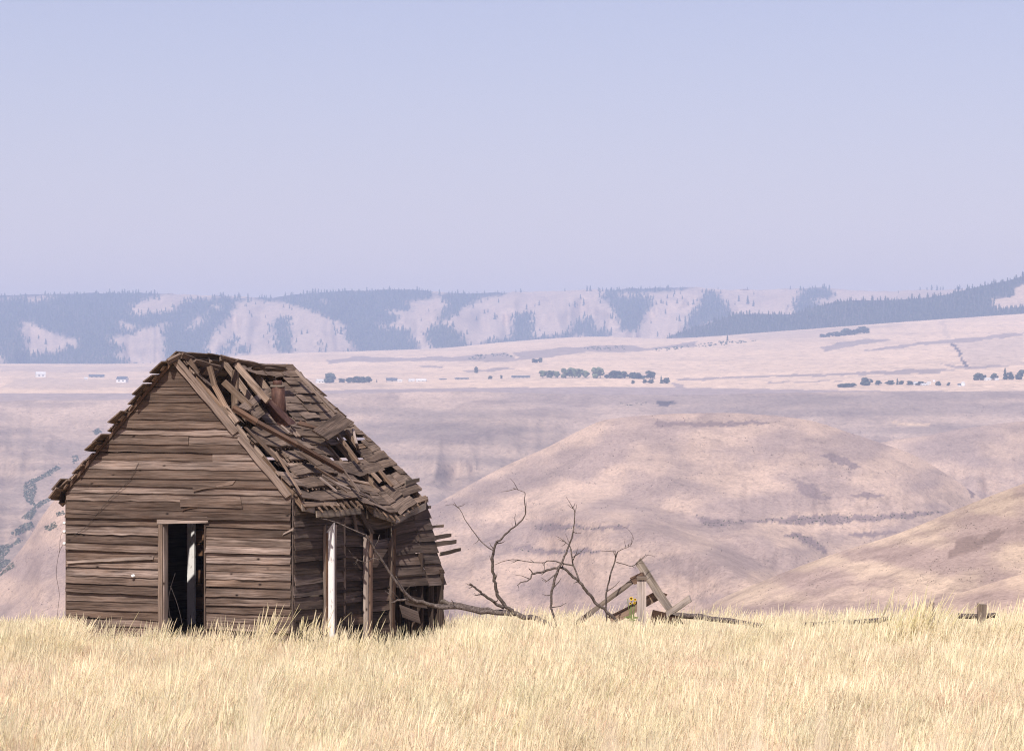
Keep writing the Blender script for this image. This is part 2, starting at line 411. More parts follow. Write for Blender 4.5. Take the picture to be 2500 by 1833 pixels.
h1_at = hill('hill', h1_crest, 1640, 1250, 2050, m_h, h1col, px0=860, px1=2700, nx=420, ny=110, gully=.016, relief=.05, rf=(1/300, 2.0), seed=6, spurs=(([(1250,1190),(1400,1198),(1560,1222),(1660,1262),(1776,1324),(1896,1400),(1990,1450)], 260, 70), ([(1620,1240),(1900,1300),(1980,1330),(2030,1362),(2080,1400)], 120, 40), ([(1480,1030),(1700,1120),(1900,1230),(2100,1290),(2200,1320)], 60, 90)))
h5_crest = [(-350,1640),(-100,1470),(0,1400),(60,1330),(110,1250),(180,1165),(250,1100),(350,1075),(500,1090),(700,1150),(900,1265),(1000,1350),(1100,1450),(1250,1640)]
h5_at = hill('hill', h5_crest, 1660, 1000, 1700, m_h, lambda px, row: dcol(px, row, 15), px0=-340, px1=1250, nx=260, ny=60, gully=.016, relief=.06, seed=8)
h3_crest = [(1500,1700),(1640,1560),(1740,1480),(1840,1432),(2020,1360),(2200,1300),(2352,1236),(2500,1180),(2850,1060),(3200,1010),(3700,1000)]
h3patch = S5([(1820,990),(1850,940),(1950,925),(2010,930),(2050,900),(2140,885),(2100,930),(2000,990),(1900,1020),(1840,1050),(1700,1110),(1780,1070)])
def h3col(px, row):
    q = px + 6 * fbm(px / 20, row / 20, 3, 3); r = row + 5 * fbm(px / 20, row / 20, 9, 3)
    if inpoly(q, r, h3patch): return (.25, .18, .15)
    return dcol(px, row, 21, (.38, .28, .235), (.58, .44, .32))
m_h3 = terrain('near_hill_grass', (.20, .145, .125), .07, .4, .55, .47, .66, 1.6, .2, .4)
h3_at = hill('hill', h3_crest, 1680, 420, 780, m_h3, h3col, px0=1500, px1=3600, nx=380, ny=60, gully=.016, relief=.06, rf=(1/300, 1.6), seed=9)
h6_crest = [(1850,1700),(1990,1600),(2180,1500),(2340,1450),(2500,1400),(2850,1320)]
hill('hill', h6_crest, 1690, 300, 400, m_h3, lambda px, row: dcol(px, row, 25, (.38, .28, .235), (.56, .42, .31)), px0=1860, nx=110, ny=30, relief=.1, seed=10)
# the valley floor closes the gaps between the hills
vf = mesh_of('valley_floor', [(-4100,-250,-190),(4100,-250,-190),(4100,13200,-190),(-4100,13200,-190)], [(0,1,2,3)], cols=[(*STUB,1)]*4)
tag(link('valley_floor', vf, m_cw), kind='structure')

# --- the grass field the cabin stands on
def ground_z(x, y):
    z = curve([(-60, -.6), (0, -1.05), (6, -1.5), (16, -2.95), (30, -4.40), (42, -4.70), (60, -5.14), (80, -6.35), (200, -14)], y) + .10 * fbm(x / 9, y / 9, 0, 3) * sstep(2, 20, y)
    z += .26 * sstep(-2.6, -.6, x) * sstep(40, 56, y) + .12 * sstep(-9.0, -10.0, x) * sstep(45, 58, y) + .16 * sstep(-9.6, -8.6, x) * sstep(-2.6, -3.6, x) * sstep(50, 57, y)
    if y > 76: z -= .0016 * (y - 76) ** 2 + .06 * (y - 76)
    return z
fx = [-75 + 150 * i / 100 for i in range(101)]; fy = [-60 + 260 * i / 170 for i in range(171)]
fv = [(x, y, ground_z(x, y)) for y in fy for x in fx]
ff = [(j*101+i, j*101+i+1, (j+1)*101+i+1, (j+1)*101+i) for j in range(170) for i in range(100)]
m_g, tg, bgd = newmat('straw_litter', 1, .02)
tp = N(tg, 'ShaderNodeTexCoord').outputs['Object']
gn = noise(tg, tp, 1.4, 6, .7); gf = noise(tg, tp, 30, 4, .7)
gc = ramp(tg, gn, [(.3, (.40, .27, .16)), (.6, (.52, .38, .22))])
tg.links.new(mix(tg, ramp(tg, gf, [(.35, .6), (.6, 0)]), gc, (.20, .13, .08)), bgd.inputs['Base Color'])
tag(link('field', mesh_of('field', fv, ff), m_g, None, True), kind='structure')

# ------------------------------------------------------------------ haze
hz = bpy.data.meshes.new('haze'); bm = bmesh.new(); bmesh.ops.create_cube(bm, size=1)
for v in bm.verts: v.co = Vector((v.co.x * 8600, 6450 + v.co.y * 13900, 105 + v.co.z * 650))
bm.to_mesh(hz); bm.free()
mh = bpy.data.materials.new('haze_air'); mh.use_nodes = True; th = mh.node_tree
th.nodes.remove(th.nodes['Principled BSDF'])
pv = N(th, 'ShaderNodeVolumePrincipled')
pv.inputs['Color'].default_value = (.53, .68, 1.0, 1); pv.inputs['Density'].default_value = 1.12e-4
pv.inputs['Anisotropy'].default_value = 0.0
th.links.new(pv.outputs[0], th.nodes['Material Output'].inputs['Volume'])
tag(link('haze', hz, mh), kind='stuff')
# ------------------------------------------------------------------ the cabin
A_ = R(24); CA, SA_ = math.cos(A_), math.sin(A_)
W, L, HE, HP = 4.945, 5.4, 2.58, 5.18
corner = P(713, 1542, 60)                      # near right corner of the walls
org = corner - Vector((CA * W, -SA_ * W, 0))   # left front corner = the cabin's own origin
cabin = empty('cabin', org, -A_, 'collapsing weathered timber cabin with open doorway and broken shingle roof', 'cabin')
Mw = Matrix.Translation(org) @ Matrix.Rotation(-A_, 4, 'Z'); Mi = Mw.inverted()
def ray(px, row):
    d = P(px, row, 1.0)
    return Mi @ Vector((0, 0, 0)), (Mi.to_3x3() @ d)
def on_plane(px, row, p0, n):
    o, d = ray(px, row); k = (p0 - o).dot(n) / d.dot(n); return o + d * k
def G(px, row, t=0.0): return on_plane(px, row, Vector((0, t, 0)), Vector((0, 1, 0)))       # on the gable wall
def S(px, row, out=0.0): return on_plane(px, row, Vector((W + out, 0, 0)), Vector((1, 0, 0)))  # on the right wall
TH = math.atan2(HP - HE, W / 2); CT, ST = math.cos(TH), math.sin(TH)
RN = Vector((ST, 0, CT))                       # outward normal of the right slope
RD = Vector((CT, 0, -ST))                      # down the right slope
def to_px(p):
    q = Mw @ p; return CX + q.x / q.y * F, YH - q.z / q.y * F
def RP(px, row, n=0.0):
    p = on_plane(px, row, Vector((W / 2, 0, HP)) + RN * n, RN); return p
def RTQ(px, row):
    p = RP(px, row); return p.y, (p - Vector((W / 2, 0, HP))).dot(RD)

def strip(name, A0, A1, B0, B1, th=.02, mat=None, seg=8, wav=.006, endj=.012, bow=0.0, seed=None, parent=None, normal=None, curl=0.0, taper=0):
    """a piece of sawn timber between the edges A0-A1 and B0-B1, with worn edges and ragged ends"""
    r = random.Random(seed if seed is not None else rnd.random())
    A0, A1, B0, B1 = map(Vector, (A0, A1, B0, B1))
    n = Vector(normal).normalized() if normal is not None else (A1 - A0).cross(B0 - A0).normalized()
    ln = ((A1 - A0).length + (B1 - B0).length) / 2; wd = ((B0 - A0).length + (B1 - A1).length) / 2
    ua, va = r.uniform(0, 60), r.uniform(0, 60); s1, s2 = r.uniform(0, 99), r.uniform(0, 99)
    seg = max(1, seg); verts = []; uvs = []; ax = (A1 - A0).normalized()
    for i in range(seg + 1):
        u = i / seg
        a = A0.lerp(A1, u); b = B0.lerp(B1, u); sd = (b - a)
        sdn = sd.normalized() if sd.length > 1e-6 else Vector((0, 0, 1))
        a = a + sdn * wav * 1.6 * mnoise.noise(Vector((s1 + u * ln * 3.2, s2, 0)))
        b = b + sdn * wav * mnoise.noise(Vector((s2 + u * ln * 3.2, s1, 4)))
        off = n * (bow * math.sin(math.pi * u) + wav * .8 * mnoise.noise(Vector((s1 + u * ln * 1.7, 8, s2))))
        if i in (0, seg):
            a = a + ax * r.uniform(-endj, endj); b = b + ax * r.uniform(-endj, endj)
        a = a + off + n * curl; b = b + off
        uu = ua + u * ln
        verts += [a + n * th / 2, b + n * th / 2, b - n * th / 2, a - n * th / 2]
        uvs += [(uu, va), (uu, va + wd), (uu, va + wd + th), (uu, va - th)]
    faces = []
    for i in range(seg):
        q = i * 4
        for k in range(4): faces.append((q + k, q + 4 + k, q + 4 + (k + 1) % 4, q + (k + 1) % 4))
    faces += [(0, 1, 2, 3), (seg * 4 + 3, seg * 4 + 2, seg * 4 + 1, seg * 4)]
    return link(name, mesh_of(name, verts, faces, uvs), mat, parent if parent is not None else cabin)

def beam(name, p0, p1, wd, th, mat, up=(0, 0, 1), seg=6, parent=None, **k):
    """a straight squared timber from p0 to p1, wd across (along up) and th thick"""
    p0, p1 = Vector(p0), Vector(p1); ax = (p1 - p0).normalized(); up = Vector(up)
    sd = (up - ax * up.dot(ax)).normalized() * wd / 2
    return strip(name, p0 - sd, p1 - sd, p0 + sd, p1 + sd, th, mat, seg, parent=parent, **k)

# --- gable wall: lapped boards, cut round the doorway
dl, dr = G(401, 1420).x, G(502, 1420).x         # doorway jambs
dtop = G(450, 1280).z
def gl(h): return 0.0 if h < HE else (h - HE) * (W / 2) / (HP - HE)
h = -.62; row_i = 0; tilt_r = -.02
gb = random.Random(11)
while h < HP - .12:
    ph = gb.uniform(.140, .190)
    h1 = min(h + ph + .028, HP - .01)
    if h > HP - .62: h1 = HP - .02; ph = 9
    sgs = []
    hm = (h + h1) / 2
    x0, x1 = gl(h) + .01, W - gl(h) - .01
    y0, y1 = gl(h1) + .01, W - gl(h1) - .01
    if h < dtop - .03: sgs = [(x0, dl - .09), (dr + .02, x1)]
    elif gb.random() < .38 and h < 3.6:
        k = gb.uniform(.45, .72); k = x0 + (x1 - x0) * k
        sgs = [(x0, k - .004), (k + .004, x1)]
    else: sgs = [(x0, x1)]
    for (a, b) in sgs:
        ay = y0 if a == x0 else a; by = y1 if b == x1 else b
        tw0, tw1 = gb.uniform(-.016, .016), gb.uniform(-.016, .016) - .008
        lip = gb.choice((gb.uniform(.024, .036), gb.uniform(.036, .06)))
        if row_i in (8, 13, 17) : lip += .018
        sg = max(5, int((b - a) / .2)); gp = gb.uniform(.03, .046) if gb.random() < .45 and h1 < HP - .5 else 0
        nm = 'board'
        strip(nm, (a, -lip, h + tw0), (b, -lip - gb.uniform(0, .014), h + tw1), (ay, -.012, h1 - gp), (by, -.012, h1 - .003 - gp * gb.random()), .020, M['board'], sg, gb.choice((.004, .006, .010, .016)), .012, gb.uniform(-.004, .008), seed=gb.random())
    h += ph; row_i += 1
# a broken board and a patch that sit proud of the wall
p = [G(480, 1258), G(595, 1233)]
strip('board', G(440, 1236, -.062), G(592, 1240, -.062), G(440, 1218, -.05), G(590, 1213, -.05), .02, M['board'], 8, .008, .03)
strip('board', G(165, 1376, -.075), G(375, 1365, -.07), G(165, 1369, -.06), G(376, 1357, -.055), .022, M['trim'], 10, .01, .02)
strip('board', G(470, 1200, -.07), G(570, 1182, -.06), G(470, 1190, -.05), G(572, 1174, -.045), .02, M['board'], 8, .012, .03)
strip('splinter', G(690, 1306, -.07), G(716, 1294, -.05), G(692, 1302, -.06), G(716, 1288, -.05), .012, M['trim'], 3, .006, .01)
strip('splinter', G(445, 1247, -.075), G(505, 1233, -.05), G(447, 1243, -.06), G(505, 1229, -.05), .012, M['pole'], 5, .012, .02)
strip('sill_board', (0, -.03, -.86), (W * .98, -.03, -.88), (0, -.02, -.56), (W * .98, -.02, -.57), .05, M['trim'], 14, .015, .02)
# corner boards
strip('corner_board', (-.03, .02, -.3), (-.03, .02, HE), (-.03, .12, -.3), (-.03, .12, HE), .022, M['board'], 10, .006)
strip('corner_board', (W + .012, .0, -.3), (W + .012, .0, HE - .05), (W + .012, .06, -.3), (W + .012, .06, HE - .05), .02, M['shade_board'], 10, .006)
# rake boards
pk = Vector((W / 2, -.075, HP + .03))
def rake(sgn, q0, q1, w0, w1, t=-.075, mat='trim', sg=14, wav=.01):
    d = Vector((sgn * CT, 0, -ST)); nn = Vector((-sgn * ST, 0, -CT))
    a = Vector((W / 2, t, HP + .04)) + d * q0; b = Vector((W / 2, t, HP + .04)) + d * q1
    return strip('rake_board', a + nn * w0, b + nn * w1, a, b, .028, M[mat], sg, wav, .02)
rake(1, .0, 1.98, .15, .15); rake(1, 2.10, 3.62, .13, .14, -.07)
rake(-1, .05, 3.56, .055, .06, -.07, 'pole', 14, .014)
# doorway
jt = -.055
strip('door_jamb', (dl - .095, jt, -.5), (dl - .095, jt, dtop), (dl, jt, -.5), (dl, jt, dtop), .035, M['trim'], 12, .006)
strip('door_jamb', (dl, -.03, -.25), (dl, -.03, dtop), (dl, .12, -.25), (dl, .12, dtop), .03, M['trim'], 10, .004)
strip('door_jamb', (dr - .005, -.03, -.25), (dr - .005, -.03, dtop), (dr - .005, .10, -.25), (dr - .005, .10, dtop), .03, M['trim'], 10, .004)
strip('door_jamb', (dr + .004, jt, -.25), (dr + .004, jt, dtop), (dr + .032, jt, -.25), (dr + .032, jt, dtop), .03, M['board'], 10, .004)
a, b = G(383, 1279, -.06), G(509, 1276, -.06); a2, b2 = G(385, 1263, -.06), G(508, 1261, -.06)
strip('door_lintel', a, b, a2, b2, .045, M['trim'], 8, .006)
strip('threshold', (dl - .05, -.04, -.22), (dr + .05, -.04, -.22), (dl - .05, .12, -.21), (dr + .05, .12, -.21), .05, M['trim'], 6, .006)
# floor, back wall, left wall
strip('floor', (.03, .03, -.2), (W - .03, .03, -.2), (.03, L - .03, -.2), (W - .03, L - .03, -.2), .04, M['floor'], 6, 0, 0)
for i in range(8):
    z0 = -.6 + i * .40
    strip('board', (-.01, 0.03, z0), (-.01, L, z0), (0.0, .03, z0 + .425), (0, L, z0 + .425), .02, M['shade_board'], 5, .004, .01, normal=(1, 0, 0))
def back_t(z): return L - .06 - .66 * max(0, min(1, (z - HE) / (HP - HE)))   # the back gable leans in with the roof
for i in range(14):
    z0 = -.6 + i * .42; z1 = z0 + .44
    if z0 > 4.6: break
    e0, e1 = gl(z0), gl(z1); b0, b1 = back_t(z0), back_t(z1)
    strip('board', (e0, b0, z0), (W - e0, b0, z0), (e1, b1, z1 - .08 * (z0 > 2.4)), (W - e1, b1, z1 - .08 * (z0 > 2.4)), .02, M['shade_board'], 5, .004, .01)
# inside: a whitewashed stud and planks of a partition
for (pa, pb, t, mt) in ((459, 476, 3.25, 'white_paint'),):
    x0, x1 = G(pa, 1400, t).x, G(pb, 1400, t).x
    strip('stud', (x0, t, -.18), (x0, t, 2.5), (x1, t, -.18), (x1, t, 2.5), .06, M[mt], 8, .003)
for i in range(9):
    z0 = -.15 + i * .27
    x0 = G(475, 1400, 3.45).x
    if i == 4: continue
    strip('board', (x0, 3.45, z0), (x0 + 1.3, 3.45, z0 + rnd.uniform(-.02, .02)), (x0, 3.45, z0 + .25), (x0 + 1.3, 3.45, z0 + .25), .02, M['inner'], 5, .008, .03)
# insulators and wires
def lathe(name, prof, mat, loc, axis='Y', parent=None, seg=10):
    verts = []; faces = []
    for r_, z in prof:
        for k in range(seg):
            an = 2 * math.pi * k / seg; c, s = r_ * math.cos(an), r_ * math.sin(an)
            verts.append(Vector(loc) + (Vector((c, z, s)) if axis == 'Y' else Vector((z, c, s)) if axis == 'X' else Vector((c, s, z))))
    for j in range(len(prof) - 1):
        for k in range(seg): faces.append((j*seg+k, j*seg+(k+1) % seg, (j+1)*seg+(k+1) % seg, (j+1)*seg+k))
    faces += [tuple(range(seg))[::-1], tuple(range((len(prof)-1)*seg, len(prof)*seg))]
    return link(name, mesh_of(name, verts, faces), mat, parent if parent is not None else cabin, True)
knob = [(.012, 0), (.034, .005), (.034, .022), (.020, .03), (.030, .04), (.030, .055), (.012, .062)]
for (px, row) in ((161, 1277), (160, 1298), (161, 1327)):
    c = G(px, row)
    lathe('insulator', [(r_, -z) for r_, z in knob], M['ceramic'], (-.045, .04, c.z), 'X')
c = G(330, 1405); lathe('insulator', [(r_, -z) for r_, z in knob], M['ceramic'], (c.x, -.05, c.z))
def tube(name, pts, r0, r1, mat, parent=None, seg=6, smooth=True, jit=0.0, seed=0, cuts=1, thick=None):
    """a round limb through the points, tapering from r0 to r1"""
    r = random.Random(seed)
    pts = [Vector(q) for q in pts]; fine = []
    for i in range(len(pts) - 1):
        p0 = pts[max(0, i-1)]; p1 = pts[i]; p2 = pts[i+1]; p3 = pts[min(len(pts)-1, i+2)]
        for k in range(cuts):
            t = k / cuts
            fine.append(.5 * ((2*p1) + (p2-p0)*t + (2*p0-5*p1+4*p2-p3)*t*t + (3*p1-p0-3*p2+p3)*t**3))
    fine.append(pts[-1])
    n = len(fine); verts = []; faces = []
    for i, p in enumerate(fine):
        d = (fine[min(n-1, i+1)] - fine[max(0, i-1)]).normalized()
        a = d.cross(Vector((.31, .87, .2))).normalized(); b = d.cross(a)
        rad = (thick(i / (n-1)) if thick else lerp(r0, r1, i / (n-1)))
        pj = p + (a * r.uniform(-1, 1) + b * r.uniform(-1, 1)) * jit * rad if 0 < i < n - 1 else p
        for k in range(seg):
            an = 2 * math.pi * k / seg
            q = rad * (1 + .16 * mnoise.noise(Vector((i * .8 + seed, k * 1.7, seed))))
            verts.append(pj + a * math.cos(an) * q + b * math.sin(an) * q)
    for i in range(n - 1):
        for k in range(seg): faces.append((i*seg+k, i*seg+(k+1) % seg, (i+1)*seg+(k+1) % seg, (i+1)*seg+k))
    faces += [tuple(range(seg))[::-1], tuple(range((n-1)*seg, n*seg))]
    return link(name, mesh_of(name, verts, faces), mat, parent, smooth)
def wire(pts, r=.005): return tube('wire', pts, r, r, M['wire'], cabin, 4, cuts=4)
wire([G(338, 1130, -.055), G(315, 1172, -.08), G(270, 1215, -.085), G(235, 1256, -.08), G(205, 1290, -.075), G(178, 1306, -.06)])
wire([(-.09, .0, G(160, 1298).z), (-.13, -.02, G(150, 1310).z), (-.16, -.02, G(145, 1345).z - .05)], .004)
wire([(-.09, .0, G(160, 1330).z), (-.16, -.03, G(150, 1352).z), (-.22, -.03, G(148, 1400).z), (-.15, -.03, G(153, 1450).z), (-.19, -.03, G(151, 1500).z), (-.14, -.03, G(153, 1545).z)], .005)
wire([G(428, 1398, .1), G(418, 1430, .08), G(412, 1460, .05), G(414, 1500, .02), G(424, 1525, -.03)], .005)
wire([G(416, 1430, .08), G(430, 1465, .05), G(440, 1500, .0), G(446, 1530, -.03)], .005)

# --- right wall: wider lapped boards that bulge and flare towards the far end
def flare(t, hh):
    f = sstep(3.6, 5.35, t)
    return f * (.70 * (1 - max(0, hh) / 2.6) + .02) + .05 * math.sin(t * 2.1) * sstep(0, 2, t) + .03 * fbm(t, hh * 1.4, 3, 2)
def sag_w(t, hh):
    return -(.20 * math.exp(-((t - 3.5) / .8) ** 2)) * sstep(.8, 2.4, hh) - .02 * t * .3
def SW(t, hh, o=0.0): return Vector((W + flare(t, hh) + o, t, hh + sag_w(t, hh)))
def wall_board(t0, t1, h0, h1, o=.0, mat='shade_board', endj=.02, droop=0.0, seed=0):
    """one lapped board of the right wall following the bulge"""
    r = random.Random(seed); sg = max(3, int((t1 - t0) / .22)); verts = []; uvs = []
    ua, va = r.uniform(0, 60), r.uniform(0, 60); j0, j1 = r.uniform(-endj, endj), r.uniform(-endj, endj)
    lip = r.uniform(.038, .06)
    for i in range(sg + 1):
        u = i / sg; t = lerp(t0 + (j0 if 1 else 0), t1 + j1, u)
        lo = SW(t, h0 + droop * u + .014 * mnoise.noise(Vector((t * 2.2, h0 * 9, seed))), lip + o)
        hi = SW(t, h1 + droop * u, .006 + o)
        hi.y += .3 * r.uniform(-.02, .02) if i in (0, sg) else 0
        for q, e, vv in ((lo, .011, 0), (hi, .011, h1 - h0), (hi, -.011, h1 - h0 + .02), (lo, -.011, -.02)):
            verts.append(q + Vector((e, 0, 0))); uvs.append((ua + (t - t0), va + vv))
    faces = []
    for i in range(sg):
        q = i * 4
        for k in range(4): faces.append((q + k, q + 4 + k, q + 4 + (k+1) % 4, q + (k+1) % 4))
    faces += [(0, 1, 2, 3), (sg*4+3, sg*4+2, sg*4+1, sg*4)]
    return link('board', mesh_of('board', verts, faces, uvs), M[mat], cabin)
wr = random.Random(5); PITCH = .222
for i in range(14):
    z0 = -.47 - PITCH + i * PITCH; z1 = z0 + PITCH - .003
    for (t0, t1) in ((0.02, 1.18), (1.45, 2.15), (2.20, 2.95), (3.1, 4.0), (4.08, 4.92), (4.94, 5.52)):
        if t0 > 4.05 and z0 < .55: continue
        if t0 == 3.1 and i in (11,): continue
        if t0 == 2.20 and i == 3: continue
        if t0 == 0.02 and i >= 11: t1 = 2.15
        if t0 == 1.45 and i >= 11: continue
        if t0 > 4.9: z1 = z0 + PITCH + .03
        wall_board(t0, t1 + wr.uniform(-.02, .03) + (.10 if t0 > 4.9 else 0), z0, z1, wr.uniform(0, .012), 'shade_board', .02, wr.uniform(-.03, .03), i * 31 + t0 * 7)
# a low light board at the foot and hanging pieces
wall_board(2.2, 2.98, -.02, .2, .03, 'board', .02, .01, 77)
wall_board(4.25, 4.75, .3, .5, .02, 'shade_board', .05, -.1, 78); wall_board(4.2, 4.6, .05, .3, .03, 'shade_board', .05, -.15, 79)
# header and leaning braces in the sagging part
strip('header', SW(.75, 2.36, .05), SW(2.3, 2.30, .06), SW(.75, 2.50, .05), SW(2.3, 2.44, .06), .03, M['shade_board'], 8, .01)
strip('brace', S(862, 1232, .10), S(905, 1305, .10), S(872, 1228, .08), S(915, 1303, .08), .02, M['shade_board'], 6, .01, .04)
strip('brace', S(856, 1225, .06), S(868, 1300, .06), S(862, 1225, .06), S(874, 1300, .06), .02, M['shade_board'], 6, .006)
# corner strip between the wall sections and studs showing under the flared boards
beam('batten', SW(2.17, -.25, .03), SW(2.17, 2.05, .03), .07, .06, M['trim'], (0, 1, 0), 8)
for (px, topr, o, mt) in ((1008, 1425, .05, 'shade_board'), (1026, 1350, .34, 'shade_board'), (1052, 1425, .36, 'shade_board'), (1075, 1425, .52, 'shade_board'), (1013, 1440, .2, 'shade_board')):
    b_ = S(px, 1545, o); tt = S(px, topr, o)
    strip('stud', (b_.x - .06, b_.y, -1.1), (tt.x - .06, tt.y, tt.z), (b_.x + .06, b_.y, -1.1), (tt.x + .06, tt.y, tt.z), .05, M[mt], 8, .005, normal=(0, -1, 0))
for k in range(5):
    z0 = -1.1 + k * .40
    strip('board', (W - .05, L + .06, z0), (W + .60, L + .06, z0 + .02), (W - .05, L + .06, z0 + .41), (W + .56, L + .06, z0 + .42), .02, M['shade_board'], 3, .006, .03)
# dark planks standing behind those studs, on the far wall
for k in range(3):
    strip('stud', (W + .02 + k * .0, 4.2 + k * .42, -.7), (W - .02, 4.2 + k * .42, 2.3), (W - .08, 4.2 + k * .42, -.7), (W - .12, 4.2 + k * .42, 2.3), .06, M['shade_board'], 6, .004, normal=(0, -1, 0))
# the three standing casings: a white painted one and two bare ones
def casing(px0, px1, row_top, out, mt, slope=.06, th=.05, lean=0.0):
    a = S((px0 + px1) / 2, 1400, out); t = a.y
    x0 = G(px0, 1400, t).x; x1 = G(px1, 1400, t).x; zt = S((px0 + px1) / 2, row_top, out).z
    return strip('casing', (x0, t, -.7), (x0 + lean, t, zt - slope), (x1, t, -.7), (x1 + lean, t, zt + slope * .3), th, M[mt], 12, .006, .01, normal=(0, -1, 0))
casing(799.5, 816, 1281, .20, 'white_paint', .13)
casing(790, 796.5, 1281, .12, 'trim', .04); casing(796.8, 799.3, 1300, .15, 'inner', .02); casing(816.2, 820, 1281, .23, 'trim', .02, .07)
casing(888, 899, 1308, .13, 'trim', .02); casing(899.3, 907, 1306, .17, 'pole', .06, .09)
casing(944.5, 955, 1310, .12, 'trim', .15, .05, .04); casing(955.3, 961, 1292, .16, 'pole', .03, .09, .04)
strip('splinter', S(912, 1338, .2), S(945, 1340, .2), S(909, 1385, .2), S(918, 1385, .2), .02, M['trim'], 4, .02, .03)
# board ends sticking out past the far end
for (x0, r0, x1, r1, hgt, o) in [(a_ - 10, b_ + 1, c_, d_, e_ + 1, f_) for (a_, b_, c_, d_, e_, f_) in ((1000,1172,1024,1166,11,0.0),(990,1230,1044,1211,16,.02),(1008,1236,1050,1234,8,.05),(1035,1283,1082,1280,7,.15),(1062,1308,1102,1301,10,.24),(1068,1322,1112,1317,11,.28),(1085,1346,1123,1337,9,.34))]:
    a0, a1 = S(x0, r0 + hgt, o), S(x1, r1 + hgt * .8, o); b0, b1 = S(x0, r0, o), S(x1, r1, o)
    strip('board', a0, a1, b0, b1, .025, M['grey_rail'], 4, .012, .03)

# ------------------------------------------------------------------ the roof
def sag(t, q):
    ridge = .27 * math.exp(-((t - .60) / .26) ** 2) + .20 * sstep(1.1, 3.4, t) - .03 * sstep(4.3, 5.4, t)
    belly = .20 * math.sin(math.pi * min(1, q / 3.9)) * sstep(.2, 1.2, t) * sstep(5.5, 4.2, t) if t < 5.5 else 0
    eave = (.26 * math.exp(-((t - 3.75) / .75) ** 2) + .05 * math.exp(-((t - 1.4) / .4) ** 2)) * sstep(2.2, 3.8, q)
    return ridge, belly * .55, eave
def roof(t, q, n=0.0):
    r_, b_, e_ = sag(t, q)
    p = Vector((W / 2, t, HP)) + RD * q + RN * (n - b_)
    p.z -= r_ * (1 - q / 5) + e_
    return p
def hole_px(pts): return [(520 + x * .2542, 840 + y * .2542) for x, y in pts]
holes = [hole_px(p) for p in [
 [(-140,0),(210,60),(360,150),(430,290),(560,390),(440,470),(235,610),(215,700),(100,600),(-40,330)],
 [(1105,940),(1330,810),(1475,925),(1350,990),(1440,1130),(1385,1180),(1270,1130),(1200,1060)],
 [(1375,1240),(1560,1200),(1720,1180),(1650,1240),(1735,1360),(1600,1330),(1450,1280)],
 [(430,520),(490,500),(760,790),(650,740)],
 [(560,1060),(620,1080),(720,1240),(680,1220)], [(320,190),(440,240),(610,330),(570,430),(430,480)], [(240,750),(330,730),(560,900),(440,900),(300,850)],
]]
def in_hole(t, q, grow=0):
    px, row = to_px(roof(t, q, .1)); return any(inpoly(px, row, p) for p in holes)
rr = random.Random(21)
def LQ(q): return 4.72 + .68 * min(1, max(0, q) / 3.0)
# rafters of both slopes
for i in range(10):
    t = .12 + i * .575
    if i == 1: continue                       # fallen
    pts = [roof(t, q, -.03) for q in (max(.03, (t - 4.72) / .68 * 3.0), 1.3 if t < 5 else 2.1, 2.6, 3.95)]
    for k_, (a, b) in enumerate(zip(pts[:-1], pts[1:])):
        if k_ == 0 and i in (2,): continue
        beam('rafter', a, b, .11, .05, M['lath'], RN, 3, wav=.003, endj=0)
for i in range(9):
    t = .12 + i * .575
    a = Vector((W / 2, t, HP - .03)) - Vector((0, 0, sag(t, 0)[0])); b = a + Vector((-CT, 0, -ST)) * 3.9
    beam('rafter', a, b, .11, .05, M['lath'], Vector((-ST, 0, CT)), 6, wav=.003)
# skip sheathing under the shingles of the right slope
for k in range(15):
    q = .18 + k * .262
    t = 0.02
    while t < LQ(q) - .05:
        t1 = min(LQ(q) + .06, t + rr.uniform(.5, 1.3))
        if rr.random() < .86 and not in_hole((t + t1) / 2, q) and not in_hole(t + .08, q) and not in_hole(t1 - .08, q):
            sgn = rr.uniform(-.03, .03)
            strip('lath', roof(t, q + .06 + sgn, .035), roof(t1, q + .06, .035), roof(t, q - .06 + sgn, .035), roof(t1, q - .06, .035), .022, M['lath'], 3, .006, .03)
        t = t1 + .01
# shingle courses of the right slope
def shingle(t0, t1, q0, q1, lift0=.06, lift1=.085, tw=0.0, seed=None, mat='shingle'):
    c = lambda t, q, n: roof(t, q, n)
    return strip('shingle', c(t0, q1, lift1 + tw), c(t1, q1 + rr.uniform(-.02, .02), lift1 - tw), c(t0, q0, lift0), c(t1, q0, lift0), rr.uniform(.016, .026), M[mat], 3, .012, .014, seed=seed)
n_sh = 0
for k in range(16):
    q0 = -.02 + k * .243
    t = .03 + rr.uniform(0, .1)
    while t < LQ(q0) - .04:
        wd = rr.uniform(.22, .48) if rr.random() < .6 else rr.uniform(.48, .85)
        t1 = min(LQ(q0) + rr.uniform(-.04, .05), t + wd); tm = (t + t1) / 2
        px, row = to_px(roof(tm, q0 + .15, .1))
        lowsec = False
        if tm < 2.5 and q0 > 1.62: t = t1 + .005; continue
        gone = in_hole(tm, q0 + .14) or in_hole(t + .05, q0 + .2) or in_hole(t1 - .05, q0 + .08)
        if gone and (k in (0,) and tm > 1.6): gone = False
        if not gone and rr.random() < (.86 if lowsec else .95):
            ex = .235 if lowsec else rr.uniform(.26, .33)
            skew = rr.gauss(0, .010) * (1 if rr.random() < .85 else 3)
            lf = rr.uniform(.0, .012) if rr.random() < .8 else rr.uniform(.02, .05)
            strip('shingle', roof(t, q0 + ex + skew, .085 + lf), roof(t1, q0 + ex - skew, .085 + lf * rr.random()), roof(t + .004, q0 - .05 + skew, .058), roof(t1 - .004, q0 - .05 - skew, .058), rr.uniform(.010, .017), M['shingle'], 4, .016, .016); n_sh += 1
        t = t1 + rr.uniform(.002, .008)
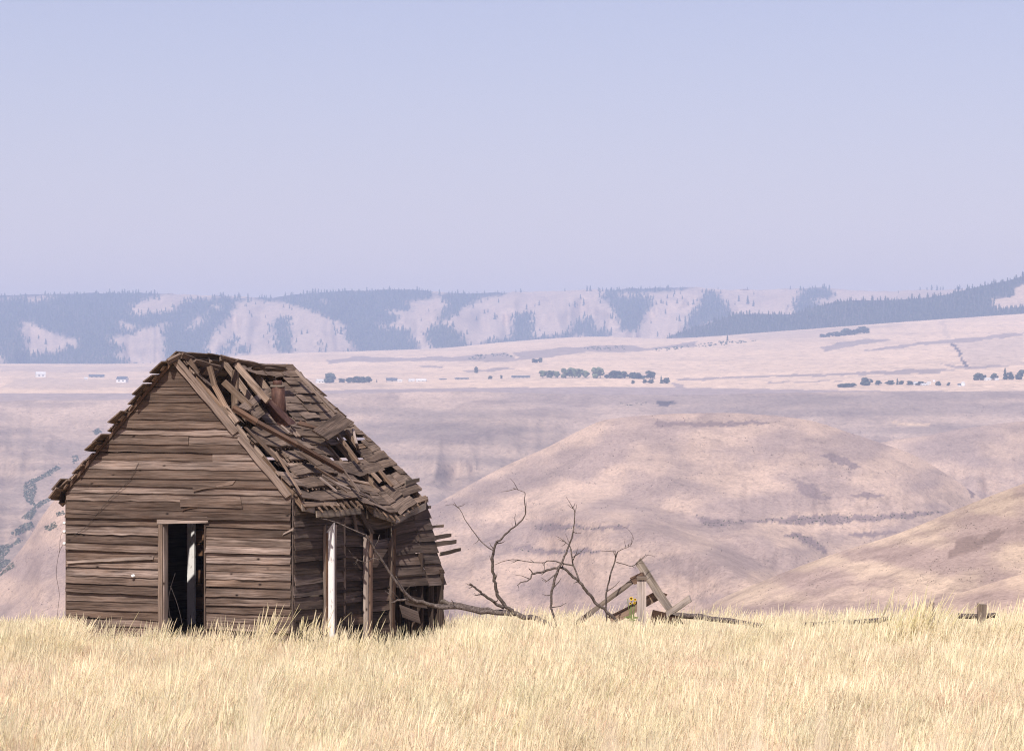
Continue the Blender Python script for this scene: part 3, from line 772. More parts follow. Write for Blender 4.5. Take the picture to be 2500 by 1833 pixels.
# the near lower courses: broad strips with open gaps between them
for k in range(6):
    q0 = 1.72 + k * .355; t = .04 + rr.uniform(0, .12)
    while t < 2.5:
        t1 = min(2.56, t + rr.uniform(.4, 1.0))
        if not (in_hole((t + t1) / 2, q0 + .14) or rr.random() < .06):
            sk = rr.gauss(0, .012)
            strip('shingle', roof(t, q0 + .27 + sk, .085), roof(t1, q0 + .27 - sk, .085 + rr.uniform(0, .02)), roof(t + .006, q0 + sk, .06), roof(t1 - .006, q0 - sk, .06), .024, M['shingle'], 6, .014, .02)
        t = t1 + .006
# pointed shingle butts showing in the gaps and tips along the eave
for (q, ta, tb, st) in ((2.42, .5, 2.4, .15), (2.775, .5, 2.4, .16), (3.13, .6, 2.4, .15), (3.485, .7, 2.4, .17), (3.98, .55, 2.3, .24), (4.0, 3.0, 4.9, .25)):
    t = ta
    while t < tb:
        a = roof(t, q - .14, .05); b = roof(t + .10, q - .14, .05)
        tip = roof(t + .05 + rr.uniform(-.02, .02), q + (rr.uniform(-.05, .0) if q < 3.6 else rr.uniform(.04, .1)), .05)
        strip('shingle', tip, tip + (b - a) * .2, a, b, .02, M['lath'], 2, .004, .005); t += st * rr.uniform(.8, 1.3)
# ribbed strips lying along the slope on the near lower part
for i in range(3):
    t0 = .10 + i * .24 + rr.uniform(-.03, .03); q0 = rr.uniform(1.75, 2.1) + i * .03; ln = rr.uniform(.7, 1.25)
    a, b = roof(t0, q0, .11), roof(t0 + rr.uniform(.1, .35), q0 + ln, .12)
    beam('lath', a, b, .05 + rr.uniform(0, .05), .02, M['lath'], Vector((0, 1, 0)), 5, wav=.006, endj=.03)
# big slabs of sheathing that slid down
def roofpoly(pts, name, mat, n=.14, th=.03, seg=6, wav=.012):
    q = [RP(520 + x * .2542, 840 + y * .2542, n) for x, y in pts]
    return strip(name, q[0], q[1], q[3], q[2], th, M[mat], seg, wav, .02)
roofpoly([(1100,925),(1355,755),(1200,665),(950,830)], 'sheathing_slab', 'shingle', .17, .035)
roofpoly([(330,640),(560,500),(540,415),(235,605)], 'sheathing_slab', 'shingle', .15, .035)
roofpoly([(430,720),(540,640),(480,560),(350,640)], 'sheathing_slab', 'shingle', .12, .03)
roofpoly([(830,1050),(990,1175),(1060,1165),(900,1030)], 'sheathing_slab', 'trim', .14, .03)
roofpoly([(800,770),(1075,835),(1070,825),(840,740)], 'sheathing_slab', 'pole', .17, .03)
# rafters that broke loose, the post under the ridge
def r3(x, y, n): return RP(520 + x * .2542, 840 + y * .2542, n)
beam('rafter', r3(1200,870,.02), r3(1400,1140,.02), .10, .05, M['lath'], (0, 1, 0), 5, wav=.004)
beam('rafter', r3(1285,830,.0), r3(1390,985,.0), .10, .05, M['lath'], (0, 1, 0), 4, wav=.004)
beam('splinter', r3(1345,815,.06), r3(1380,960,.06), .06, .03, M['trim'], (0, 1, 0), 4, wav=.01, endj=.03)
beam('rafter', r3(1530,1235,.0), r3(1610,1325,.0), .10, .05, M['lath'], (0, 1, 0), 4, wav=.004)
beam('rafter', r3(1600,1215,.02), r3(1725,1360,.02), .10, .05, M['lath'], (0, 1, 0), 4, wav=.004)
def z1(x, y, t): return G(100 + x * .2663, 840 + y * .2663, t)
beam('post', z1(1780, 235, 1.35), z1(1780, 640, 1.35), .13, .06, M['lath'], (1, 0, 0), 5, wav=.003)
beam('rafter', z1(1785, 180, 1.2), z1(2080, 520, 1.05), .12, .06, M['lath'], (1, 0, 0), 6, wav=.004)
beam('rafter', z1(1675, 345, .75), z1(1930, 580, .85), .12, .08, M['lath'], (0, 0, 1), 6, wav=.004, endj=.02)
tp = [z1(1545, 205, .25), z1(1590, 380, .22), z1(1690, 570, .16), z1(1800, 720, .08)]
for a, b in zip(tp[:-1], tp[1:]): beam('rafter', a, b, .10, .05, M['lath'], (1, 0, 0), 4, wav=.003, endj=0)
beam('rafter', z1(1365, 150, .12), z1(1440, 270, .1), .08, .05, M['lath'], (1, 0, 0), 3, wav=.004)
# the long loose pole and sticks lying on the slope
pole_pts = [r3(190, 610, .10), r3(420, 750, .17), r3(800, 960, .21), r3(1245, 1215, .19)]
for a, b in zip(pole_pts[:-1], pole_pts[1:]): beam('pole', a, b, .12, .07, M['pole'], RN.cross(Vector((0, 1, 0))), 4, wav=.002, endj=0)
for (x0, y0, x1, y1, wd, mt) in ((1210,1150,1405,1420,.07,'trim'),(1050,1260,1290,1415,.07,'trim'),(1100,1300,1310,1390,.05,'trim'),(1030,1285,1180,1405,.05,'trim'),(600,1030,850,1440,.05,'lath'),(650,780,740,860,.06,'trim'),(760,800,830,880,.04,'trim'),(735,815,810,885,.04,'trim'),(980,1180,1190,1310,.05,'lath'),(1300,1300,1500,1340,.06,'lath')):
    a, b = r3(x0, y0, .17), r3(x1, y1, .19)
    beam('batten', a, b, wd, .03, M[mt], RN.cross((b - a)), 5, wav=.008, endj=.03)
# far rake board
a, b = r3(795, 250, .12), r3(1180, 665, .12)
beam('rake_board', a, b, .09, .05, M['trim'], RN.cross(b - a), 8, wav=.006)
# eave boards
for (ta, tb, q, n) in ((.0, .5, 3.86, .0), (.45, 1.4, 3.97, -.02), (1.4, 2.35, 3.96, -.03), (2.9, 3.9, 3.95, -.02), (3.9, 5.3, 3.95, -.02)):
    strip('fascia', roof(ta, q + .10, n - .06), roof(tb, q + .10, n - .06), roof(ta, q, n + .02), roof(tb, q, n + .02), .025, M['grey_rail'], 6, .012, .02)
# left slope: courses whose near ends stick out past the gable
lr = random.Random(9); LN = Vector((-ST, 0, CT)); LD = Vector((-CT, 0, -ST))
def lroof(t, q, n=0.0):
    p = Vector((W / 2, t, HP)) + LD * q + LN * n; p.z -= sag(max(0, t), 0)[0] * (1 - q / 4.5) * .9; return p
for k in range(14):
    q0 = -.03 + k * .262
    t = lr.choice((lr.uniform(-.32, -.24), lr.uniform(-.26, -.14), lr.uniform(-.1, .0))); stp = lr.uniform(-.01, .02)
    while t < LQ(q0) - .05:
        wd = lr.uniform(.8, 1.7); t1 = min(LQ(q0), t + wd)
        if q0 + .31 > 1.42 and q0 < 1.80:          # light falls in here
            if t < .28: t1 = .28
            elif t < 1.3: t = 1.32; t1 = t + wd
        if lr.random() < .96:
            strip('shingle', lroof(t1, q0 + .31, .09 + lr.uniform(0, .03)), lroof(t, q0 + .31 + lr.uniform(-.06, .05), .09 + lr.uniform(0, .05) + stp), lroof(t1, q0 - .02, .06), lroof(t, q0 - .02 + lr.uniform(-.05, .05), .06 + stp), .024, M['shingle'], 6, .018, .04)
        t = t1 + .012
    tt = lr.uniform(-.2, -.02)
    if q0 + .16 > 1.42 and q0 + .03 < 1.80: strip('lath', lroof(.25, q0 + .16, .03), lroof(tt, q0 + .16, .03), lroof(.25, q0 + .03, .03), lroof(tt, q0 + .03, .03), .022, M['lath'], 3, .006, .03); tt = 1.34
    strip('lath', lroof(LQ(q0) - .1, q0 + .16, .03), lroof(tt, q0 + .16, .03), lroof(LQ(q0) - .1, q0 + .03, .03), lroof(tt, q0 + .03, .03), .022, M['lath'], 8, .006, .03)
for (t0, q, n, dq) in ((-.32, 3.56, .06, .27), (-.28, 3.38, .12, .28), (-.2, 3.66, .04, .2)):
    strip('fascia', lroof(.8, q + dq, n), lroof(t0, q + dq, n + .02), lroof(.8, q, n), lroof(t0, q, n + .03), .03, M['shingle'], 5, .01, .03)
strip('fascia', (-.12, -.05, HE - .22), (-.12, 1.5, HE - .22), (-.10, -.05, HE + .05), (-.10, 1.5, HE + .05), .03, M['shade_board'], 4, .008)
# ridge caps: ragged strips
for (xa, ya, xb, yb, ta, tb, wd) in ((1175,160,1290,95,-.28,.0,.2),(1290,95,1420,165,-.05,.45,.18),(1400,155,1640,215,.2,.75,.14),(1655,120,1830,165,.75,1.3,.13),(1790,150,2060,205,1.15,2.2,.12),(1900,185,2240,210,1.7,3.2,.10),(1950,215,2245,235,1.8,3.25,.08)):
    a, b = z1(xa, ya, ta), z1(xb, yb, tb); up = Vector((0, 0, 1))
    beam('ridge_cap', a, b, wd * .6, .045, M['shingle'], (.55, 0, .83), 6, wav=.03, endj=.05)
    beam('ridge_cap', a + Vector((-.05, .02, -.02)), b + Vector((-.05, .02, -.02)), wd * .6, .035, M['shingle'], (-.5, 0, .85), 6, wav=.025, endj=.05)
# stovepipe with its cap and the rusted flashing
pb, pt = r3(640, 660, .05), r3(615, 405, .62)
def pipe(name, p0, p1, r0, r1, mat, parent, seg=14):
    return tube(name, [p0, p0.lerp(p1, .5), p1], r0, r1, mat, parent, seg)
base = RP(520 + 645 * .2542, 840 + 680 * .2542, .02)
rad = .135
top = Vector((base.x, base.y, base.z)); 
zt = on_plane(520 + 620 * .2542, 840 + 400 * .2542, base, Vector((0, 1, 0)))
sp = pipe('stovepipe', base - Vector((0, 0, .15)), zt, rad, rad, M['rust'], cabin)
zc_ = on_plane(520 + 617 * .2542, 840 + 350 * .2542, base, Vector((0, 1, 0)))
pipe('pipe_collar', zt - Vector((0, 0, .01)), zc_, rad * .68, rad * .66, M['rust'], sp)
pipe('pipe_flange', zt - Vector((0, 0, .035)), zt + Vector((0, 0, .012)), rad * 1.06, rad * 1.1, M['grey_rail'], sp)
q = [r3(470, 505, .36), r3(735, 785, .30), r3(800, 765, .30), r3(490, 470, .40)]
strip('flashing', q[0], q[1], q[3], q[2], .02, M['rust'], 6, .01, .02)
q = [r3(445, 540, .12), r3(640, 790, .12), r3(735, 785, .29), r3(470, 510, .35)]
strip('flashing', q[0], q[1], q[3], q[2], .02, M['rust'], 6, .01, .02)
# ------------------------------------------------------------------ dead trees and broken fence beside the cabin
def Zt(x, y): return 1000 + x * .3196, 1180 + y * .3196
def Z4(x, y): return 680 + x * .2422, 1160 + y * .2422
def gpt(px, row, Y): return P(px, row, Y)
def limb(parent, pts, r0, r1, Y0, Y1, conv=Zt, seed=0, name='branch', seg=7, cuts=3):
    r0 *= .52; r1 *= .56
    n = len(pts); q = []
    for i, (x, y) in enumerate(pts):
        px, row = conv(x, y); Y = lerp(Y0, Y1, i / (n - 1)); q.append(P(px, row, Y) - Vector(parent.location))
    if name == 'branch' and n > 3:
        r = random.Random(seed + 900)
        for k in range(int(n * .5)):
            i = r.randrange(1, n - 1); t = r.random(); p = q[i].lerp(q[i + 1], t); d = (q[i + 1] - q[i]).normalized()
            sd = Vector((r.gauss(0, 1), r.gauss(0, .6), r.gauss(.3, 1))).normalized(); ln = r.uniform(.06, .34)
            e = p + (d * .6 + sd * .8).normalized() * ln
            tube('twig', [p, p.lerp(e, .5) + sd * ln * .12, e], lerp(r0, r1, i / n) * .38 + .003, .0035, M['bark'], parent, 4, True, .3, seed + k, 1)
    return tube(name, q, r0, r1, M['bark'], parent, seg, True, .5, seed, cuts)
o = P(1300, 1515, 61.5); o.z = ground_z(o.x, o.y)
ft = empty('fallen_tree', o, 0, 'fallen grey dead trunk lying in the grass against the far end of the cabin', 'dead tree', 'dead trees beside the cabin')
limb(ft, [(1120,1110),(1010,1050),(880,1015),(780,985),(640,975),(500,950),(330,920),(240,905)], .10, .085, 61.3, 61.8, name='trunk', seg=9, seed=3)
limb(ft, [(780,1000),(600,985),(430,955),(240,940),(60,905),(0,890)], .085, .075, 61.0, 61.2, name='trunk', seg=9, seed=4)
limb(ft, [(1690,1320),(1500,1290),(1340,1240),(1200,1100),(1090,930),(1000,800),(940,690),(880,600)], .075, .03, 61.2, 60.6, Z4, 5)
limb(ft, [(880,600),(760,555),(600,480),(500,450),(430,435)], .03, .010, 60.6, 60.3, Z4, 6, seg=5)
limb(ft, [(1090,930),(1020,860),(950,840),(880,875),(800,850),(740,815)], .024, .008, 60.9, 60.6, Z4, 7, seg=5)
limb(ft, [(1180,1010),(1240,1110),(1280,1180),(1320,1230)], .016, .012, 60.9, 60.9, Z4, 8, seg=4)
limb(ft, [(1400,1270),(1280,1255),(1200,1260),(1140,1285)], .05, .03, 61.1, 61.0, Z4, 9)
limb(ft, [(790,975),(740,940),(690,880),(665,830),(655,760),(640,700),(632,620),(635,540),(650,490),(665,450),(700,425)], .075, .036, 61.3, 61.0, seed=10)
limb(ft, [(700,425),(740,380),(790,335),(840,300),(870,260),(888,210),(878,140),(882,75),(850,55),(790,35)], .036, .008, 61.0, 60.8, seed=11, seg=6)
limb(ft, [(640,510),(580,475),(520,410),(460,330),(420,270),(390,205),(355,170),(320,160),(270,168)], .024, .006, 61.0, 61.4, seed=12, seg=5)
limb(ft, [(720,950),(640,905),(580,860),(540,830),(500,790),(460,765)], .065, .030, 61.2, 60.9, seed=13)
limb(ft, [(550,838),(525,850),(497,850)], .03, .016, 61.0, 60.9, seed=14, seg=5)
for i, (pts, r) in enumerate([([(680,445),(655,437)], .014), ([(785,325),(780,300)], .010), ([(885,270),(905,275)], .008), ([(640,735),(655,745)], .012), ([(340,915),(318,885)], .022), ([(800,330),(820,318),(835,322)], .008)]):
    limb(ft, pts, r, r * .5, 61, 61, seed=20 + i, seg=4, cuts=1, name='twig')
o = P(1480, 1500, 60.5); o.z = ground_z(o.x, o.y)
dt = empty('dead_tree', o, 0, 'bare dead tree with crooked crossing branches between the cabin and the broken fence', 'dead tree', 'dead trees beside the cabin')
limb(dt, [(1620,1110),(1560,1030),(1510,975),(1440,925),(1380,855),(1330,790),(1290,745)], .062, .050, 60.5, 60.3, name='trunk', seed=30, seg=8)
limb(dt, [(1290,745),(1230,700),(1190,655),(1140,640),(1080,655),(1000,675),(935,688)], .052, .034, 60.3, 60.0, seed=31)
limb(dt, [(935,688),(925,725),(890,745),(850,755),(822,778)], .032, .012, 60.0, 59.9, seed=32, seg=6)
limb(dt, [(940,685),(925,660),(910,648)], .026, .014, 60.0, 60.0, seed=33, seg=5)
limb(dt, [(1125,1110),(1110,1045),(1090,985),(1078,920),(1090,820),(1105,740),(1130,670)], .036, .048, 60.1, 60.1, seed=34)
limb(dt, [(1130,670),(1165,600),(1195,530),(1222,465),(1240,400),(1255,320),(1262,260),(1258,200),(1245,185)], .046, .012, 60.1, 60.2, seed=35)
limb(dt, [(1262,230),(1272,190),(1276,158)], .012, .005, 60.2, 60.2, seed=36, seg=4)
limb(dt, [(1125,680),(1090,710),(1050,742),(1012,738)], .026, .010, 60.1, 60.0, seed=37, seg=5)
limb(dt, [(1300,760),(1275,680),(1250,625),(1240,560),(1225,480)], .038, .022, 60.3, 60.5, seed=38, seg=6)
limb(dt, [(1225,480),(1200,455),(1160,425),(1122,402)], .018, .007, 60.5, 60.6, seed=39, seg=5)
limb(dt, [(1222,470),(1210,430),(1188,380)], .012, .005, 60.5, 60.5, seed=40, seg=4)
limb(dt, [(1255,628),(1190,615),(1140,600),(1100,590),(1050,592),(1015,605),(900,597),(810,580),(730,590),(650,620)], .030, .009, 60.5, 60.9, seed=41, seg=5)
limb(dt, [(1290,745),(1255,760)], .026, .010, 60.3, 60.2, seed=42, seg=5, cuts=1, name='twig')
limb(dt, [(1505,1060),(1500,960),(1500,860),(1515,780),(1540,680),(1565,600),(1590,520)], .036, .024, 60.7, 60.5, seed=43)
limb(dt, [(1590,520),(1640,495),(1680,480),(1700,455)], .015, .007, 60.5, 60.6, seed=44, seg=5)
limb(dt, [(1575,520),(1520,518),(1455,512)], .016, .007, 60.5, 60.5, seed=45, seg=5)
limb(dt, [(1575,550),(1560,530),(1562,505)], .018, .008, 60.5, 60.5, seed=46, seg=5)
limb(dt, [(1580,600),(1640,615),(1700,630),(1740,605),(1770,575),(1805,545)], .018, .010, 60.6, 60.7, seed=47, seg=5)
limb(dt, [(1805,545),(1840,548),(1875,562)], .009, .004, 60.7, 60.7, seed=48, seg=4)
limb(dt, [(1620,325),(1660,340),(1690,375),(1710,420),(1690,465)], .005, .008, 60.6, 60.6, seed=49, seg=4)
# fence remains
def loose(name, label, cat, pts, wd, th, Y0, Y1, mat, up=(0, 0, 1), group=None, seg=8, wav=.012, conv=Zt):
    a = P(*conv(*pts[0]), Y0); b = P(*conv(*pts[1]), Y1)
    base = (a + b) / 2
    ax = (b - a).normalized(); sd = Vector(up); sd = (sd - ax * sd.dot(ax)).normalized() * wd / 2
    lo = a if a.z < b.z else b
    o = strip(name, a - base - sd, b - base - sd, a - base + sd, b - base + sd, th, M[mat], seg, wav, .03)
    o.parent = None; o.location = base
    return tag(o, label, cat, group)
FG = 'boards and rails of the collapsed fence'
loose('plank', 'weathered grey squared timber leaning steeply down to the right beside the pale post', 'plank', [(1740,590),(2060,1075)], .16, .07, 61.0, 61.0, 'grey_rail', (1, 0, .4), FG)
loose('fence_rail', 'long thin grey rail rising from the grass up to the pale post', 'fence rail', [(1255,1085),(1760,700)], .09, .07, 61.2, 60.9, 'grey_rail', (0, 0, 1), FG)
loose('plank', 'short brown block of timber nailed across the top of the pale post', 'plank', [(1705,745),(1800,700)], .15, .10, 60.9, 60.8, 'pole', (0, 0, 1), FG)
loose('plank', 'brown board slanting low through the grass behind the pale post', 'plank', [(1540,1045),(1890,855)], .18, .05, 61.3, 61.2, 'lath', (0, 0, 1), FG)
loose('plank', 'weathered board with a broken upper end rising out of the grass right of the pile', 'plank', [(1840,1085),(2145,875)], .12, .06, 60.9, 60.6, 'grey_rail', (0, 0, 1), FG)
loose('plank', 'dark timber lying crossed at the foot of the leaning one', 'plank', [(1850,1000),(2040,1050)], .20, .10, 60.8, 60.8, 'pole', (0, 0, 1), FG)
loose('plank', 'small dark board end behind the leaning timber', 'plank', [(1890,835),(1955,860)], .10, .05, 61.1, 61.1, 'pole', (0, 0, 1), FG, 3)
a = P(*Zt(1772, 720), 60.4); zg = ground_z(a.x, a.y)
pp = empty('fence_post', (a.x, a.y, zg), 0, 'pale bleached upright post in the grass left of the leaning timber', 'fence post', 'posts of the collapsed fence')
strip('shaft', (-.085, 0, -.1), (-.085, 0, a.z - zg), (.085, 0, -.1), (.085, 0, a.z - zg), .13, M['pale_post'], 8, .006, .01, parent=pp)
strip('post_cap', (-.09, -.02, a.z - zg - .03), (.09, -.02, a.z - zg - .03), (-.09, -.02, a.z - zg + .03), (.09, -.02, a.z - zg + .03), .15, M['grey_rail'], 2, .006, .01, parent=pp)
def log(name, label, pts, r0, r1, Y, seed):
    q = [P(1600 + x * .3995, 940 + y * .3995, Y) for x, y in pts]; b = q[len(q)//2].copy()
    ob = tube(name, [v - b for v in q], r0, r1, M['grey_rail_bark'], None, 7, True, .2, seed, 3); ob.location = b
    return tag(ob, label, 'fence rail', FG)
M['grey_rail_bark'] = M['bark']
log('fence_rail', 'long grey pole sagging through the grass right of the timber pile', [(100,1400),(280,1415),(450,1440),(600,1462),(750,1478)], .055, .05, 61.5, 3)
log('fence_rail', 'grey pole lying level in the grass in the middle of the field edge', [(880,1462),(1050,1455),(1250,1445),(1420,1425)], .045, .05, 62.5, 4)
log('fence_rail', 'short weathered pole crossing the mossy post at the far right', [(1850,1408),(1950,1412),(2095,1405)], .055, .05, 62.0, 5)
a = P(1600 + 1997 * .3995, 940 + 1335 * .3995, 61.8); zg = ground_z(a.x, a.y)
pq = empty('fence_post', (a.x, a.y, zg), 0, 'short mossy grey post with a split top near the right edge', 'fence post', 'posts of the collapsed fence')
strip('shaft', (-.075, 0, -.1), (-.09, 0, a.z - zg), (.075, 0, -.1), (.075, 0, a.z - zg - .02), .14, M['grey_rail'], 8, .012, .02, parent=pq)
strip('splinter', (-.12, -.04, a.z - zg - .12), (-.10, -.04, a.z - zg + .04), (-.02, -.06, a.z - zg - .14), (-.05, -.05, a.z - zg + .01), .05, M['grey_rail'], 3, .012, .02, parent=pq)
a = P(1600 + 1690 * .3995, 940 + 1322 * .3995, 66.0); zg = ground_z(a.x, a.y)
pq = empty('fence_post', (a.x, a.y, zg), 0, 'slim pale post half hidden behind tall grass right of centre', 'fence post', 'posts of the collapsed fence')
strip('shaft', (-.05, 0, -.1), (-.05, 0, a.z - zg), (.05, 0, -.1), (.05, 0, a.z - zg), .09, M['trim'], 6, .008, .02, parent=pq)
# sunflower
a = P(*Zt(1700, 1010), 60.0); zg = ground_z(a.x, a.y)
sf = empty('sunflower', (a.x, a.y, zg), 0, 'small wild sunflower with yellow heads standing left of the pale post', 'sunflower')
for i, (x, y, r_, face) in enumerate(((1693,878,.036,1),(1722,886,.026,1),(1716,910,.024,1),(1686,914,.022,1),(1664,880,.02,0))):
    hd = P(*Zt(x, y), 60.0) - Vector((a.x, a.y, zg))
    tube('stem', [Vector((0, 0, 0)), Vector((hd.x * .3, 0, hd.z * .6)), hd + Vector((0, .02, 0))], .010, .006, M['stem'], sf, 5, True, .2, i, 3)
    if face:
        verts = []; faces = []
        for k in range(13):
            an = k * 2 * math.pi / 13 + i; c, s = math.cos(an), math.sin(an); b_ = len(verts)
            for rr_, wv, yy in ((.3, .16, -.01), (.75, .2, -.035), (1.15, .02, -.03)):
                verts += [hd + Vector((r_ * (rr_ * c - wv * s), yy, r_ * (rr_ * s + wv * c))), hd + Vector((r_ * (rr_ * c + wv * s), yy, r_ * (rr_ * s - wv * c)))]
            faces += [(b_, b_ + 1, b_ + 3, b_ + 2), (b_ + 2, b_ + 3, b_ + 5, b_ + 4)]
        pe = link('flower_head', mesh_of('petals', verts, faces), M['petal'], sf)
        lathe('flower_disc', [(r_ * .45, -.005), (r_ * .42, -.025), (r_ * .2, -.035)], M['disc'], hd, 'Y', pe)
    lv = hd * .7
    strip('leaf', lv, lv + Vector((.09 * (1 if i % 2 else -1), -.02, .02)), lv + Vector((0, 0, .05)), lv + Vector((.09 * (1 if i % 2 else -1), -.02, .03)), .004, M['stem'], 3, .006, .0, parent=sf)

# ------------------------------------------------------------------ far woods
def leafmat(name, col, var=.3, island=False):
    m, t, b = newmat(name, .95, .05)
    oi = N(t, 'ShaderNodeObjectInfo').outputs['Random']; pos = N(t, 'ShaderNodeTexCoord').outputs['Object']
    a = noise(t, pos, .25, 4, .7)
    c = ramp(t, a, [(.3, tuple(x * (1 - var) for x in col)), (.7, tuple(x * (1 + var) for x in col))])
    c = mix(t, 1, c, ramp(t, oi, [(0, .8), (1, 1.2)]), 'MULTIPLY')
    if island: c = mix(t, 1, c, ramp(t, N(t, 'ShaderNodeNewGeometry').outputs['Random Per Island'], [(0, .45), (1, 1.7)]), 'MULTIPLY')
    t.links.new(c, b.inputs['Base Color']); return m
M['conifer'] = leafmat('conifer_needles', (.036, .046, .030), .3, True); M['broadleaf'] = leafmat('poplar_leaves', (.15, .18, .09))
M['dark_leaf'] = leafmat('dark_bush_leaves', (.07, .083, .055)); M['gully_leaf'] = leafmat('gully_leaves', (.145, .15, .12), .35, True); M['sage'] = leafmat('sagebrush_leaves', (.17, .145, .115)); M['trunk'] = plain('tree_trunk', (.12, .09, .07))
def conifer_geo(p, hgt, wid, r, verts, faces):
    tiers = 3; n = 5
    for k in range(tiers):
        z0 = hgt * (.08 + .27 * k); z1 = hgt * min(1.0, .50 + .27 * k); rad = wid * (.5 - .12 * k); b = len(verts); a0 = r.random() * 6
        for i in range(n):
            q = rad * r.uniform(.7, 1.25); verts.append((p[0] + q * math.cos(a0 + i * 1.2566), p[1] + q * math.sin(a0 + i * 1.2566), p[2] + z0 + r.uniform(-.05, .05) * hgt))
        verts.append((p[0] + r.uniform(-.04, .04) * wid, p[1], p[2] + z1))
        for i in range(n): faces.append((b + i, b + (i + 1) % n, b + n))
        faces.append(tuple(range(b, b + n))[::-1])
def forest(name, at, test, x0, x1, y0, y1, sx, sy, hpx, seed, yadd=0):
    r = random.Random(seed); verts = []; faces = []; y = y0
    while y < y1:
        x = x0 + r.random() * sx
        while x < x1:
            px, row = x + r.uniform(-.4, .4) * sx, y + r.uniform(-.5, .5) * sy
            if test(px + r.gauss(0, 8), row + r.gauss(0, 3.5)) and row > curve(mt_crest if at is far_at else rb_crest, px) + 1:
                p = at(px, row); h_ = r.uniform(.6, 1.25) * hpx / F * p.y
                conifer_geo((p.x, p.y, p.z - .08 * h_), h_, h_ * r.uniform(.42, .6), r, verts, faces)
            x += sx
        y += sy
    return tag(link(name, mesh_of(name, verts, faces), M['conifer']), 'dark conifer woods on the far mountain', 'forest', None, 'stuff')
forest('forest', far_at, lambda px, row: row > curve(mt_crest, px) + 2 and forested(px, row), -150, 2320, 700, 905, 7.2, 4.6, 13, 1)
tag(bpy.data.objects['forest'], 'dark hazy conifer woods covering the draws of the long far mountain')
o = forest('forest', rb_at, lambda px, row: row > curve(rb_crest, px) + 1 and inpoly(px, row, fb_poly), 1600, 2700, 640, 830, 7.5, 4.8, 15, 2)
tag(o, 'dark conifer wood climbing the nearer ridge at the far right')
# thin scatter of trees in the meadows of the mountain
r_ = random.Random(5)
vv, ff_ = [], []
for i in range(420):
    px, row = r_.uniform(-100, 2300), r_.uniform(712, 850)
    if row < curve(mt_crest, px) + 3 or row > 850 or fbm(px / 60, row / 30, 7, 3) < .06: continue
    p = far_at(px, row); h_ = r_.uniform(7, 13) / F * p.y; conifer_geo((p.x, p.y, p.z - .5), h_, h_ * .5, r_, vv, ff_)
tag(link('scattered_trees', mesh_of('scattered_trees', vv, ff_), M['conifer']), 'tiny conifers sprinkled over the pale mountain meadows', 'woodland', None, 'stuff')
# single conifers one can tell apart
def con_mesh(seed):
    r = random.Random(seed); v, f = [], []
    conifer_geo((0, 0, 0), 1, .46, r, v, f); return mesh_of('conifer_tree', v, f)
cms = [con_mesh(i) for i in range(5)]
for m_ in cms: m_.materials.append(M['conifer'])
def conifer(p, hgt, label, group, i):
    ob = bpy.data.objects.new('conifer_tree', cms[i % 5]); COL.objects.link(ob)
    ob.location = p - Vector((0, 0, hgt * .05)); ob.scale = (hgt, hgt, hgt); ob.rotation_euler.z = i * 1.3
    return tag(ob, label, 'tree', group)
c1 = lambda x, y: (1600 + x * .3995, 650 + y * .3995)
c2 = lambda x, y: (800 + x * .3995, 670 + y * .3995)
c3 = lambda x, y: (x * .3995, 670 + y * .3995)
ORD = ['first', 'second', 'third', 'fourth', 'fifth', 'sixth', 'seventh', 'eighth', 'ninth', 'tenth', 'eleventh', 'twelfth', 'thirteenth', 'fourteenth', 'fifteenth', 'sixteenth']
def skyline(pts, conv, fmt, group, seed):
    for i, (x, y, hp) in enumerate(pts):
        px, row = conv(x, y); p = far_at(px, max(row, curve(mt_crest, px) + .5)); conifer(p, hp * .3995 / F * p.y, fmt % ORD[i], group, i + seed)
skyline([(1618,136,26),(1660,136,26),(1688,136,38),(1722,140,38),(1743,134,24),(1758,134,28),(1845,140,32),(1860,140,34)], c1, '%s from the left of the dark conifers on the bald skyline at far right', 'conifers on the bald skyline', 0)
skyline([(383,145,22),(563,140,20),(825,134,24),(1065,145,16),(1485,166,20)], c1, '%s from the left of the widely spaced skyline conifers right of the wooded knob', 'lone skyline conifers', 1)
skyline([(1150,106,20),(1180,104,30),(1450,102,24),(1585,102,40),(1605,102,42),(1655,104,32),(1680,104,30),(1705,104,28),(1735,104,32)], c2, '%s from the left of the conifers along the pale skyline above the centre', 'conifers along the middle skyline', 2)
skyline([(1022,275,50),(1045,172,30),(1215,215,40),(1263,245,30),(1510,200,45),(1545,150,34),(1565,190,50)], c2, '%s from the left of the conifers dotting the middle mountain meadow', 'conifers on the middle meadow', 3)
skyline([(2065,240,34),(2120,122,34),(2150,285,46),(2185,290,42)], c2, '%s from the left of the conifers on the meadow left of the wooded draw', 'conifers left of the wooded draw', 4)
skyline([(510,215,48),(565,230,60),(600,245,44)], c1, '%s from the left of three conifers on the pale slope right of the wooded draw', 'conifers right of the wooded draw', 5)
skyline([(125,325,34),(180,415,40),(280,425,40)], c3, '%s from the left of the conifers on the small lit meadow at far left', 'conifers on the left meadow', 6)
skyline([(1525,240,26),(2045,345,34),(2085,365,60),(1460,478,44),(1495,478,50),(1525,476,40)], c3, '%s of the conifers dotting the big rounded meadow above the cabin', 'conifers on the rounded meadow', 7)
